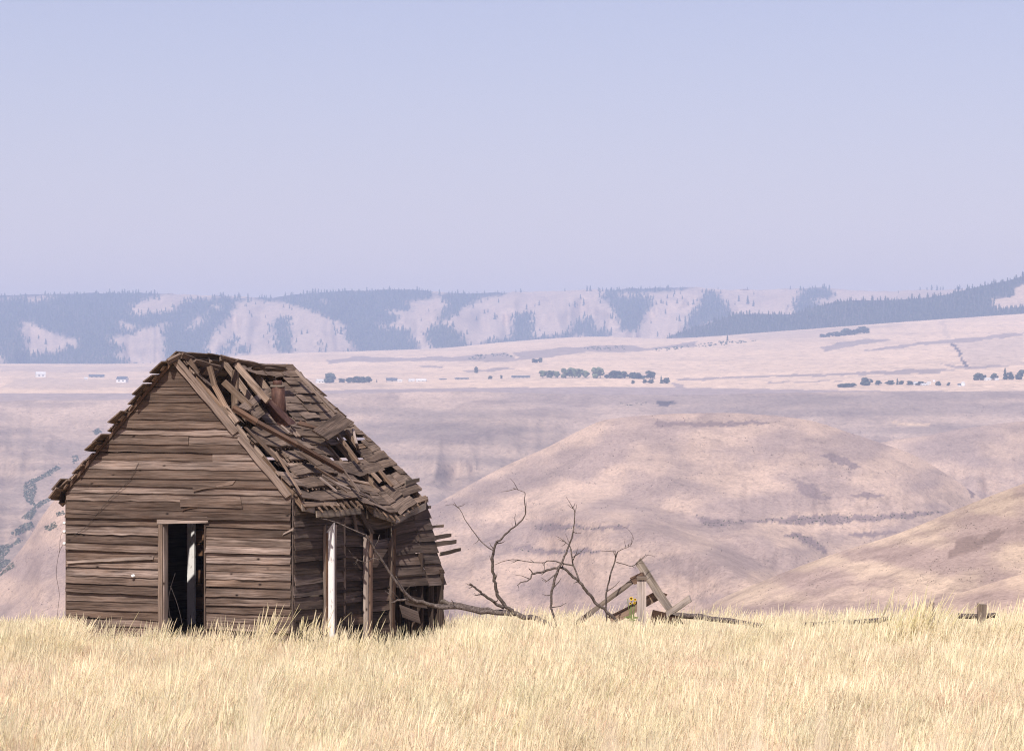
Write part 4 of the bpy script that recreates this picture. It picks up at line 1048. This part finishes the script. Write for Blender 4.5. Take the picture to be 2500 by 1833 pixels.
# broadleaf trees of the farms
def crown_mesh(seed, tall=1.0):
    r = random.Random(seed); v, f = [], []
    lobes = [(r.uniform(-.22, .22), r.uniform(-.22, .22), r.uniform(.16, .76) * tall, r.uniform(.13, .25)) for _ in range(13)]
    for (x, y, z, s) in lobes:
        for k in range(18):
            d = Vector((r.gauss(0, 1), r.gauss(0, 1), r.gauss(0, 1))).normalized(); c = Vector((x, y, z)) + d * s * r.uniform(.6, 1.05)
            a = d.cross(Vector((r.random(), r.random(), r.random()))).normalized() * s * .42; b = d.cross(a.normalized()) * s * .42
            n = len(v); v += [c - a - b, c + a - b, c + a * .6 + b, c - a * .7 + b * 1.1]; f.append((n, n + 1, n + 2, n + 3))
    return mesh_of('crown', v, f)
def trunk_mesh():
    v = []; f = []
    for j, (z, rd) in enumerate(((-.1, .05), (.3, .04), (.6, .02))):
        for k in range(5): v.append((rd * math.cos(k * 1.2566), rd * math.sin(k * 1.2566), z))
    for j in range(2):
        for k in range(5): f.append((j*5+k, j*5+(k+1) % 5, (j+1)*5+(k+1) % 5, (j+1)*5+k))
    me = mesh_of('trunk', v, f); me.materials.append(M['trunk']); return me
crowns = {k: [crown_mesh(s + 40 * i) for s in range(4)] for i, k in enumerate(('broadleaf', 'dark_leaf'))}
for k, l in crowns.items():
    for m_ in l: m_.materials.append(M[k])
tmesh = trunk_mesh()
def farm_tree(px, row, hpx, wpx, kind, label, group, i):
    p = pl_at(px, row); s = hpx / F * p.y; ws = wpx / F * p.y
    if kind == 'conifer': return conifer(p, s, label, group, i)
    e = empty('farm_tree', p, i * 1.7, label, 'tree', group)
    for nm, me in (('crown', crowns[kind][i % 4]), ('trunk', tmesh)):
        ob = bpy.data.objects.new(nm, me); COL.objects.link(ob); ob.parent = e
        ob.scale = (ws, ws, s) if nm == 'crown' else (s, s, s)
    return e
def row_of(pts, conv, fmt, group, kind, seed=0):
    for i, (x, y, h_, w_) in enumerate(pts):
        px, rw = conv(x, y); farm_tree(px, rw, h_ * .3995 * 1.15, w_ * .3995 * 1.55, kind, fmt % ORD[i], group, i + seed)
row_of([(1315,632,44,44),(1360,632,46,46),(1405,632,42,40),(1455,632,56,50),(1495,632,60,50),(1530,632,56,46),(1575,632,46,50),(1640,634,62,54),(1665,634,64,50)], c2, 'pale green rounded tree, %s from the left in the long farm windbreak', 'pale trees of the farm windbreak', 'broadleaf')
row_of([(1705,634,24,36),(1745,634,44,50),(1780,634,48,56),(1815,636,46,50),(1860,636,40,50),(1885,638,36,44),(1915,638,28,44)], c2, 'dark bushy tree, %s from the left at the right half of the windbreak', 'dark trees of the farm windbreak', 'dark_leaf', 3)
row_of([(1975,638,50,62)], c2, 'round dense tree standing alone at the right end of the windbreak%.0s', 'farm trees', 'dark_leaf', 2)
row_of([(1865,668,24,20),(1940,666,26,30),(1975,666,26,36)], c2, '%s from the left of the low trees beside the striped field below the windbreak', 'low trees by the striped field', 'dark_leaf', 5)
row_of([(2038,666,48,24)], c2, 'pointed conifer at the corner of the striped field%.0s', 'farm trees', 'conifer', 1)
row_of([(2068,666,36,44)], c2, 'dark rounded tree right beside the pointed conifer of the striped field%.0s', 'farm trees', 'dark_leaf', 7)
row_of([(10,663,66,66)], c2, 'tallest broad tree just right of the cabin ridge at the plateau farm%.0s', 'farm trees', 'dark_leaf', 1)
row_of([(88,662,28,40),(130,662,34,44),(175,662,38,48),(215,662,40,44),(252,662,40,42)], c2, '%s from the left of the bushes in the row right of the tallest broad tree', 'row of farm bushes', 'dark_leaf', 2)
row_of([(300,660,20,14)], c2, 'tiny dark tree alone just right of the row of bushes%.0s', 'farm trees', 'conifer', 3)
row_of([(385,656,26,50)], c2, 'grey green tree beside the pale sheds of the middle farm%.0s', 'farm trees', 'dark_leaf', 3)
row_of([(907,602,36,20)], c2, 'single tall dark tree standing in the wheat above the sheds%.0s', 'farm trees', 'dark_leaf', 0)
row_of([(992,638,20,26),(1062,638,24,14)], c2, '%s of two small trees left of the long low shed', 'small trees by the low shed', 'dark_leaf', 1)
row_of([(1140,740,22,50),(1180,738,26,60),(1212,736,24,40)], c1, '%s from the left of the low bushes at the left end of the right farm', 'low bushes of the right farm', 'dark_leaf', 4)
row_of([(1285,728,52,62)], c1, 'big rounded tree at the left of the right farm%.0s', 'farm trees', 'dark_leaf', 5)
row_of([(1365,726,30,44),(1435,724,28,50),(1500,722,22,30),(1560,724,26,50),(1620,726,24,56),(1730,730,28,30),(1790,730,20,20)], c1, '%s from the left of the small dark trees between the houses of the right farm', 'small trees of the right farm', 'dark_leaf', 6)
row_of([(1478,724,40,26)], c1, 'pointed conifer among the small trees of the right farm%.0s', 'farm trees', 'conifer', 2)
row_of([(1962,696,42,40),(1998,696,44,36),(2070,694,42,44),(2168,692,46,46),(2225,692,56,50)], c1, '%s from the left of the trees at the last farm by the right edge', 'trees of the last farm', 'dark_leaf', 8)
row_of([(2138,692,70,60)], c1, 'tall pointed conifer of the last farm by the right edge%.0s', 'farm trees', 'conifer', 4)
row_of([(440,457,38,36)], c1, 'dark conifer standing above the brushy ditch under the forested ridge%.0s', 'farm trees', 'conifer', 0)
row_of([(1025,434,22,46),(1065,432,28,50),(1105,430,32,50),(1150,424,42,56),(1190,420,38,54),(1230,416,36,50),(1275,410,44,60)], c1, '%s from the left of the dark trees in the grove on the upper wheat hill', 'grove on the upper wheat hill', 'dark_leaf', 9)
row_of([(1268,540,26,40),(1298,538,30,30)], c2, '%s of the pair of dark bushes in the sage fold of the wheat hill', 'bushes in the sage fold', 'dark_leaf', 2)
# brush: ditch rows, gullies, rock bands
def bush_geo(p, s, r, v, f, n=14):
    for k in range(n):
        d = Vector((r.gauss(0, 1), r.gauss(0, 1), abs(r.gauss(0, .8)))).normalized(); c = Vector(p) + d * s * r.uniform(.3, .8)
        a = d.cross(Vector((r.random(), r.random(), r.random()))).normalized() * s * r.uniform(.22, .42); b = d.cross(a.normalized()) * s * .34
        q = len(v); v += [c - a - b, c + a - b, c + a * .6 + b, c - a * .7 + b]; f.append((q, q + 1, q + 2, q + 3))
def brush(at, polys, n, spx, seed, label, mat='dark_leaf'):
    r = random.Random(seed); v, f = [], []; k = 0; tries = 0
    xs = [q[0] for p in polys for q in p]; ys = [q[1] for p in polys for q in p]
    while k < n and tries < n * 60:
        tries += 1
        px, row = r.uniform(min(xs), max(xs)), r.uniform(min(ys), max(ys))
        if any(inpoly(px, row, p) for p in polys):
            p = at(px, row); bush_geo(p, r.uniform(.5, 1.2) * spx / F * p.y, r, v, f, 13); k += 1
    return tag(link('brush', mesh_of('brush', v, f), M[mat]), label, 'brush', None, 'stuff')
gl_poly = lambda p: Z(p, 0, 900, .3995)
gully = [gl_poly(p) for p in [
 [(-60,1250),(10,1170),(60,1180),(70,1215),(20,1250),(-60,1300)], [(-40,1120),(0,1090),(40,1085),(45,1120),(0,1170),(-40,1180)],
 [(85,1000),(130,960),(180,945),(190,970),(140,1000),(95,1015)], [(150,900),(200,860),(240,820),(290,800),(290,815),(230,855),(200,910)],
 [(155,730),(165,705),(205,700),(215,740),(200,800),(215,830),(175,810),(155,780)], [(205,675),(280,640),(330,605),(350,615),(300,650),(220,690)],
 [(50,1085),(110,1040),(125,1055),(60,1095)], [(350,880),(385,870),(390,890),(355,900)], [(280,970),(330,940),(345,965),(300,990)], [(445,540),(470,535),(475,560),(450,575)], [(572,380),(600,370),(620,385),(590,405)],
]]
def left_at(px, row):
    return h5_at(px, row) if row > curve(h5_crest, px) + 2 else cw_at(px, row)
gully = [[(sum(q[0] for q in p) / len(p) + (x - sum(q[0] for q in p) / len(p)) * 1.3, sum(q[1] for q in p) / len(p) + (y_ - sum(q[1] for q in p) / len(p)) * 1.25) for x, y_ in p] for p in gully]
brush(left_at, gully, 2600, 3.4, 3, 'dark green trees and brush filling the gully left of the cabin', 'gully_leaf')
brush(h1_at, band[:2] + band[8:], 260, 2.6, 4, 'low sagebrush along the rock bands of the big bare hill')
brush(pl_at, [SC([(0,505),(180,485),(420,455),(650,455),(420,485),(200,500),(0,525)]), SB([(1560,440),(1800,440),(1815,462),(1570,462)]), SB([(830,520),(920,492),(1100,480),(1130,505),(1000,505),(900,528)])], 170, 3.5, 5, 'bushes along the ditches of the wheat fields')
brush(cw_at, [SB([(1750,785),(1850,795),(1960,775),(2100,780),(2090,795),(1960,795),(1860,800),(1760,798)])], 22, 2.4, 6, 'brush along the rocky rim of the canyon wall')

def sprinkle(at, box, n, spx, seed, label, crest):
    r = random.Random(seed); v, f = [], []; k = 0; tries = 0
    while k < n and tries < n * 20:
        tries += 1; px, row = r.uniform(box[0], box[2]), r.uniform(box[1], box[3])
        if row < curve(crest, px) + 3 or fbm(px / 70 + seed, row / 26, seed, 4) + r.gauss(0, .12) < .24: continue
        p = at(px, row); bush_geo(p, r.uniform(.4, 1.2) * spx / F * p.y, r, v, f, 4); k += 1
    tag(link('sagebrush', mesh_of('sagebrush', v, f), M['sage']), label, 'brush', None, 'stuff')
sprinkle(h1_at, (960, 1010, 2420, 1540), 1500, 2.4, 11, 'grey sagebrush dotted over the big bare hill', h1_crest)
sprinkle(h3_at, (1700, 1180, 2520, 1540), 700, 2.6, 12, 'grey sagebrush dotted over the near right slope', h3_crest)
sprinkle(cw_at, (-20, 985, 2520, 1250), 1100, 2.0, 13, 'grey sagebrush dotted over the canyon wall under the plateau', cw_crest)
sprinkle(h5_at, (-20, 1050, 300, 1540), 260, 2.6, 14, 'grey sagebrush dotted over the slope left of the cabin', h5_crest)

# ------------------------------------------------------------------ farm buildings
def house(px, row, wpx, hpx, label, cat='house', wall='house_wall', roof_='roof_dark', rot=.25, depth=.6, pitch=.45, name='farmhouse', win=2):
    p = pl_at(px, row); s = .3995 / F * p.y; w_, h_ = wpx * s, hpx * s; d_ = w_ * depth; hw = h_ * (1 - pitch)
    e = empty(name, p, rot, label, cat, 'farm buildings on the plateau')
    x, y = w_ / 2, d_ / 2
    v = [(-x,-y,-2),(x,-y,-2),(x,y,-2),(-x,y,-2),(-x,-y,hw),(x,-y,hw),(x,y,hw),(-x,y,hw),(-x,0,h_*.97),(x,0,h_*.97)]
    link('wall', mesh_of('wall', v, [(0,1,5,4),(2,3,7,6),(1,2,6,9,5),(3,0,4,8,7)]), M[wall], e)
    k = .5; 
    v = [(-x-k,-y-k,hw-.2),(x+k,-y-k,hw-.2),(x+k,0,h_),(-x-k,0,h_),(x+k,y+k,hw-.2),(-x-k,y+k,hw-.2)]
    v += [(a_, b_, c_ + .35) for a_, b_, c_ in v]
    link('roof', mesh_of('roof', v, [(6,7,8,9),(9,8,10,11),(1,0,3,2),(2,3,5,4),(0,1,7,6),(4,5,11,10),(1,2,8,7),(2,4,10,8),(3,0,6,9),(5,3,9,11)]), M[roof_], e)
    for i in range(win):
        cx = -x + w_ * (i + .7) / (win + .4); a_ = w_ * .07; z0, z1_ = hw * .35, hw * .75
        link('window', mesh_of('window', [(cx-a_,-y-.08,z0),(cx+a_,-y-.08,z0),(cx+a_,-y-.08,z1_),(cx-a_,-y-.08,z1_),(cx-a_,-y+.1,z0),(cx+a_,-y+.1,z0),(cx+a_,-y+.1,z1_),(cx-a_,-y+.1,z1_)], [(0,1,2,3),(1,5,6,2),(4,0,3,7),(3,2,6,7),(0,4,5,1)]), M['glass'], e)
    return e
house(*c3(248,627), 58, 32, 'small white house with a pale roof at far left of the plateau', roof_='roof_pale', rot=.3)
house(*c3(590,632), 92, 20, 'long low barn with a dark roof between the two white houses', 'barn', 'house_tan', 'roof_dark', .1, .35, .6, 'barn', 3)
house(*c3(525,643), 18, 14, 'tiny white shed at the left end of the long dark roofed barn', 'shed', roof_='roof_pale', name='shed', win=1)
house(*c3(748,660), 64, 36, 'white house with a dark roof nearest the left side of the cabin', rot=-.35)
house(*c2(392,657), 66, 24, 'grey roofed barn half hidden by the grey green tree', 'barn', 'house_tan', 'roof_dark', .2, .5, .6, 'barn', 1)
house(*c2(512,655), 34, 16, 'small white shed in the middle of the plateau farm', 'shed', roof_='roof_pale', name='shed', win=1)
house(*c2(572,655), 62, 16, 'long pale shed with a whitish roof right of the small white shed', 'shed', 'house_wall', 'roof_pale', -.1, .4, .6, 'shed', 2)
house(*c2(820,642), 84, 10, 'very low dark shed left of the long low shed', 'shed', 'house_tan', 'roof_dark', 0, .3, .5, 'shed', 3)
house(*c2(705,644), 44, 7, 'lowest shed of the plateau, a mere dark line right of the pale ones', 'shed', 'house_tan', 'roof_dark', 0, .3, .5, 'shed', 1)
house(*c2(1180,634), 112, 15, 'long low dark shed left of the farm windbreak', 'shed', 'house_tan', 'roof_dark', 0, .3, .5, 'shed', 4)
house(*c2(440,657), 28, 14, 'little white lean to beside the grey roofed barn', 'shed', roof_='roof_pale', name='shed', win=1)
house(*c2(-45,663), 50, 22, 'pale gabled farmhouse left of the tallest broad tree', roof_='roof_pale', rot=.4)
house(*c1(1590,726), 24, 18, 'small white house among the trees at the left of the right farm', roof_='roof_pale', win=1)
house(*c1(1645,728), 44, 12, 'low white shed in the middle of the right farm', 'shed', roof_='roof_pale', name='shed', win=2)
house(*c1(1672,722), 20, 16, 'narrow white shed behind the low one of the right farm', 'shed', roof_='roof_pale', name='shed', win=1)
house(*c1(1862,733), 26, 16, 'white shed with a grey roof beside the round white tank', 'shed', name='shed', win=1)
house(*c1(2030,697), 38, 14, 'white shed between the trees of the last farm', 'shed', roof_='roof_pale', name='shed', win=1)
house(*c1(2085,697), 22, 12, 'small white shed tucked beside the tall conifer of the last farm', 'shed', roof_='roof_pale', name='shed', win=1)
def tank(px, row, wpx, hpx, label, cat, name):
    p = pl_at(px, row); s = .3995 / F * p.y; r = wpx * s / 2; h_ = hpx * s
    e = empty(name, p, 0, label, cat, 'farm buildings on the plateau')
    lathe('wall', [(r, -2), (r, h_ * .72)], M['house_wall'], (0, 0, 0), 'Z', e, 14)
    lathe('roof', [(r * 1.03, h_ * .72), (r * .75, h_ * .9), (r * .2, h_)], M['roof_pale'], (0, 0, 0.02), 'Z', e, 14)
tank(*c1(1881,733), 26, 28, 'round white tank at the right end of the right farm', 'tank', 'storage_tank')
tank(*c1(1703,706), 14, 14, 'little white domed bin behind the right farm', 'grain bin', 'grain_bin')

# ------------------------------------------------------------------ grass
def clump(name, n, hmin, hmax, spread, lean, w0, heads, cols, seed, curvy=.25, blades=0, jit=.13):
    r = random.Random(seed); v, f, c = [], [], []
    main = [q * r.uniform(.94, 1.06) for q in cols[seed % len(cols)]]
    for i in range(n + blades):
        bl = i >= n
        a = r.random() * 6.283; d = spread * math.sqrt(r.random()); x, y = d * math.cos(a), d * math.sin(a)
        hgt = r.uniform(hmin, hmax) * (r.uniform(.35, .6) if bl else 1); az = r.random() * 6.283; tw = Vector((math.cos(az), math.sin(az), 0))
        dx = lean + r.gauss(0, jit) + (x * .8) + (r.gauss(0, .25) if bl else 0); dy = r.gauss(0, jit) + y * .8
        wd = w0 * r.uniform(.7, 1.3) * (1.3 if bl else 1)
        oth = r.choice(cols); bri = r.uniform(.92, 1.08); col = [lerp(a_, b_, .3) * bri for a_, b_ in zip(main, oth)]
        b = len(v); hd = (not bl) and r.random() < heads
        lev = [(0, 1), (.35, .95), (.72, .75), (.78, 2.2), (.90, 2.6), (1.0, .5)] if hd else [(0, 1), (.4, .9), (.75, .6), (1, .1)]
        for u, k in lev:
            cv = u + curvy * u * u
            p = Vector((x + dx * hgt * cv * .9, y + dy * hgt * cv * .9, hgt * u * (1 - .08 * u)))
            v += [p - tw * wd * k / 2, p + tw * wd * k / 2]
            base = .80 + .22 * u if not hd or u < .74 else 1.08
            # stem colour is darker towards the foot and paler at the head
            c += [(col[0] * base, col[1] * base * .99, col[2] * base * .95, 1)] * 2
        for j in range(len(lev) - 1): f.append((b + 2*j, b + 2*j + 1, b + 2*j + 3, b + 2*j + 2))
        if hd:   # second, crossed blade gives the ear its body
            tw2 = Vector((-tw.y, tw.x, 0)); b = len(v)
            for u, k in lev[2:]:
                cv = u + curvy * u * u
                p = Vector((x + dx * hgt * cv * .9, y + dy * hgt * cv * .9, hgt * u * (1 - .08 * u)))
                v += [p - tw2 * wd * k / 2, p + tw2 * wd * k / 2]; c += [(col[0] * 1.08, col[1] * 1.08, col[2] * 1.06, 1)] * 2
            for j in range(len(lev) - 3): f.append((b + 2*j, b + 2*j + 1, b + 2*j + 3, b + 2*j + 2))
    me = mesh_of(name, v, f, cols=c); me.materials.append(M['grass'])
    return bpy.data.objects.new(name, me)
def grassmat():
    m = bpy.data.materials.new('dry_grass'); m.use_nodes = True; t = m.node_tree
    t.nodes.remove(t.nodes['Principled BSDF']); out = t.nodes['Material Output']
    vc = N(t, 'ShaderNodeVertexColor', layer_name='Col').outputs[0]
    oi = N(t, 'ShaderNodeObjectInfo')
    gm = N(t, 'ShaderNodeNewGeometry')
    pn = noise(t, mapping(t, oi.outputs['Location'], (1, .35, 0)), .6, 4, .65)
    pn2 = noise(t, mapping(t, oi.outputs['Location'], (1, .4, 0)), .9, 3, .6)
    c = mix(t, ramp(t, pn, [(.48, 0), (.66, .45)]), vc, (.72, .69, .46))
    c = mix(t, ramp(t, pn2, [(.55, 0), (.72, .4)]), c, (.80, .62, .46))
    c = mix(t, 1, c, ramp(t, oi.outputs['Random'], [(0, .84), (1, 1.16)]), 'MULTIPLY')
    d = N(t, 'ShaderNodeBsdfDiffuse'); tr = N(t, 'ShaderNodeBsdfTranslucent'); ms = N(t, 'ShaderNodeMixShader'); ms.inputs[0].default_value = .35
    t.links.new(c, d.inputs[0]); t.links.new(c, tr.inputs[0]); t.links.new(d.outputs[0], ms.inputs[1]); t.links.new(tr.outputs[0], ms.inputs[2])
    t.links.new(ms.outputs[0], out.inputs[0]); return m
M['grass'] = grassmat()
ST1, ST2, ST3, GR1, GR2, TAN = (.86, .74, .545), (.80, .675, .485), (.90, .80, .62), (.70, .665, .43), (.58, .57, .35), (.74, .59, .42)
protos = bpy.data.collections.new('grass_clumps')
defs = []
for i in range(4): defs.append(clump('grass_tuft', 100, .34, .72, .22, .10, .0034, .5, [ST1, ST2, ST3, ST3, TAN], 100 + i, blades=40))
for i in range(4): defs.append(clump('grass_stalks', 40, .58, .98, .18, .13, .0034, .9, [ST1, ST3, ST3, ST3, GR1], 200 + i, .3, blades=12))
for i in range(3): defs.append(clump('grass_bunch', 26, .55, 1.10, .15, .18, .0042, .92, [GR1, ST3, GR1, GR2], 300 + i, .3, blades=8))
for i in range(3): defs.append(clump('grass_plume', 4, .80, 1.05, .014, .02, .0022, .5, [(.84, .76, .62), (.82, .74, .60), (.84, .76, .62)], 400 + i, .1, jit=.014))
for i in range(3): defs.append(clump('grass_tall', 9, .75, 1.2, .16, .15, .0048, 1.0, [ST3, GR1, ST3], 500 + i, .3, jit=.09))
for k, d in enumerate(defs):
    d.name = 'grass_%02d' % k; protos.objects.link(d)
gr = random.Random(77); pts = []; rots = []; scs = []; ids = []
def put(x, y, k, s, tilt=.1):
    pts.append((x, y, ground_z(x, y) - .02)); rots.append((gr.gauss(0, tilt), gr.gauss(0, tilt) + .02, gr.choice((0, math.pi)) * 0 + gr.uniform(-.5, .5))); scs.append(s); ids.append(k)
def blocked(x, y, m=.12):
    q = Mi @ Vector((x, y, org.z)); return -m < q.x < W + m * .5 and -m < q.y < L + .1
def hw(y): return y * 1250 / F * 1.12 + .8
y = 3.0
while y < 84:
    dens = 0 if y < 12 else 3 if y < 33 else 8.5
    step = .25
    n = dens * 2 * hw(y) * step; n = int(n) + (gr.random() < n % 1)
    for _ in range(n):
        x, yy = gr.uniform(-hw(y), hw(y)), y + gr.random() * step
        if blocked(x, yy): continue
        f_ = fbm(x / 2.2, yy / 5, 4, 3); g_ = fbm(x / 1.6 + 40, yy / 4, 9, 3)
        if yy < 9 and gr.random() < .6: continue
        if yy < 33:
            put(x, yy, gr.randrange(0, 8), gr.uniform(.7, 1.0)); continue
        u = gr.random()
        nearcab = 52 < yy < 63 and -9.5 < x < -1
        if u < .30 + .35 * max(-.4, min(.6, f_)) and not (nearcab and gr.random() < .5): put(x, yy, gr.randrange(4, 8), gr.uniform(.7, 1.1))
        elif g_ > .28 and u < .75 and not nearcab: put(x, yy, gr.randrange(8, 11), gr.uniform(.45, .75))
        else: put(x, yy, gr.randrange(0, 4), gr.uniform(.8, 1.15) * (.92 if nearcab else 1))
    y += step
# taller bunches that stand out against the cabin and the slopes
def bunch(px, Y, n, sp, smin, smax, ks=(8, 14, 15, 16, 14, 15)):
    for _ in range(n):
        x = (px - CX) / F * Y + gr.gauss(0, sp); yy = Y + gr.gauss(0, .3)
        if not blocked(x, yy, .2): put(x, yy, gr.choice(ks), gr.uniform(smin, smax) * 1.15, .06)
for a in ((640,58.5,9,.30,.8,1.15),(745,58.6,5,.18,.7,1.0),(790,58.8,4,.2,.6,.95),(845,59,5,.25,.65,1.0),(300,58.5,6,.3,.6,.9),(350,58.2,4,.2,.5,.7),(440,58.5,4,.2,.4,.62),(470,58.5,2,.1,.6,.75),(1090,60,4,.4,.5,.8),(985,60,3,.2,.5,.8),(1400,60,8,.28,.6,.95),(30,58,7,.5,.7,1.0),(120,59,6,.3,.5,.8),(2185,57,20,.35,.8,1.3),(2230,57,10,.2,.9,1.3),(2460,57,16,.35,.8,1.25),(2350,58,8,.4,.6,.9),(2110,58,5,.3,.7,1.0),(1950,58,5,.4,.6,.9),(1540,59,4,.2,.5,.8),(1620,59,4,.2,.5,.8),(1860,59,5,.6,.5,.8),(2040,59,3,.3,.6,.9),(580,57,4,.2,.4,.7),(905,59.6,4,.25,.5,.8),(950,59.6,4,.25,.5,.8)):
    bunch(*a)
for a in ((60,58,6,.6),(1300,60,6,.6),(1700,60,6,.6),(2350,58,8,.8),(2000,60,6,.8)): bunch(a[0], a[1], a[2], a[3], .8, 1.1, (4, 5, 6, 7))
for _ in range(1100):
    px = gr.uniform(1060, 2560); Y = gr.uniform(56.5, 60.2)
    if fbm(px / 120, 3, 2, 3) + gr.uniform(-.5, .5) > -.15: put((px - CX) / F * Y, Y, gr.choice((4, 5, 6, 7)), gr.uniform(.75, 1.05))
for _ in range(130):
    px = gr.uniform(170, 1060); Y = gr.uniform(56.5, 59)
    put((px - CX) / F * Y, Y, gr.choice((14, 15, 16)), gr.uniform(.5, .95))
for _ in range(260):
    px = gr.uniform(-60, 170); Y = gr.uniform(56, 61); put((px - CX) / F * Y, Y, gr.choice((4, 5, 6, 7)), gr.uniform(.75, 1.15))
for _ in range(1500):
    Y = gr.uniform(38, 76); x = gr.uniform(-hw(Y), hw(Y))
    if not blocked(x, Y, .3) and not (54 < Y < 62 and -9.5 < x < -1 and gr.random() < .7) and fbm(x / 2, Y / 6, 3, 3) > -.1: put(x, Y, gr.choice((14, 15, 16)), gr.uniform(.7, 1.0))
# stems close to the lens, far out of focus
for (px, Y, n, s) in ((572,2.3,1,1.14),(450,3.2,1,.90),(860,2.8,1,.96),(1130,3.0,1,.95),(1480,2.6,2,1.04),(1560,3.2,2,1.0),(1760,2.5,2,1.02),(1830,3.0,2,1.03),(2010,2.9,2,1.0),(2240,2.5,2,1.04),(2330,3.2,2,1.0),(120,2.9,2,.97),(980,3.4,1,.95),(1300,3.5,1,.92),(2420,3.0,2,.98)):
    for _ in range(n): put((px - CX) / F * Y + gr.gauss(0, .006) - .026, Y + gr.gauss(0, .1), gr.choice((11, 12, 13)), s * gr.uniform(.97, 1.03), .003)
gme = bpy.data.meshes.new('grass'); gme.from_pydata(pts, [], [])
for nm, ty, data in (('rot', 'FLOAT_VECTOR', np.array(rots, np.float32)), ('scl', 'FLOAT', np.array(scs, np.float32)), ('idx', 'INT', np.array(ids, np.int32))):
    at_ = gme.attributes.new(nm, ty, 'POINT'); at_.data.foreach_set('vector' if ty == 'FLOAT_VECTOR' else 'value', data.ravel())
gob = bpy.data.objects.new('dry_grass', gme); COL.objects.link(gob)
tag(gob, 'tall dry yellow grass covering the whole field in front of the cabin', 'grass', None, 'stuff')
ng = bpy.data.node_groups.new('grass_scatter', 'GeometryNodeTree')
ng.interface.new_socket('Geometry', in_out='INPUT', socket_type='NodeSocketGeometry'); ng.interface.new_socket('Geometry', in_out='OUTPUT', socket_type='NodeSocketGeometry')
gi = ng.nodes.new('NodeGroupInput'); go = ng.nodes.new('NodeGroupOutput'); ip = ng.nodes.new('GeometryNodeInstanceOnPoints')
ci = ng.nodes.new('GeometryNodeCollectionInfo'); ci.inputs[0].default_value = protos; ci.inputs['Separate Children'].default_value = True; ci.inputs['Reset Children'].default_value = True
def na(nm, ty):
    n = ng.nodes.new('GeometryNodeInputNamedAttribute'); n.data_type = ty; n.inputs[0].default_value = nm; return n.outputs[0]
er = ng.nodes.new('FunctionNodeEulerToRotation')
ng.links.new(na('rot', 'FLOAT_VECTOR'), er.inputs[0])
ng.links.new(gi.outputs[0], ip.inputs['Points']); ng.links.new(ci.outputs[0], ip.inputs['Instance']); ip.inputs['Pick Instance'].default_value = True
ng.links.new(na('idx', 'INT'), ip.inputs['Instance Index']); ng.links.new(er.outputs[0], ip.inputs['Rotation']); ng.links.new(na('scl', 'FLOAT'), ip.inputs['Scale'])
ng.links.new(ip.outputs[0], go.inputs[0])
gob.modifiers.new('grass_scatter', 'NODES').node_group = ng
print('GRASS', len(pts), 'SHINGLES', n_sh)
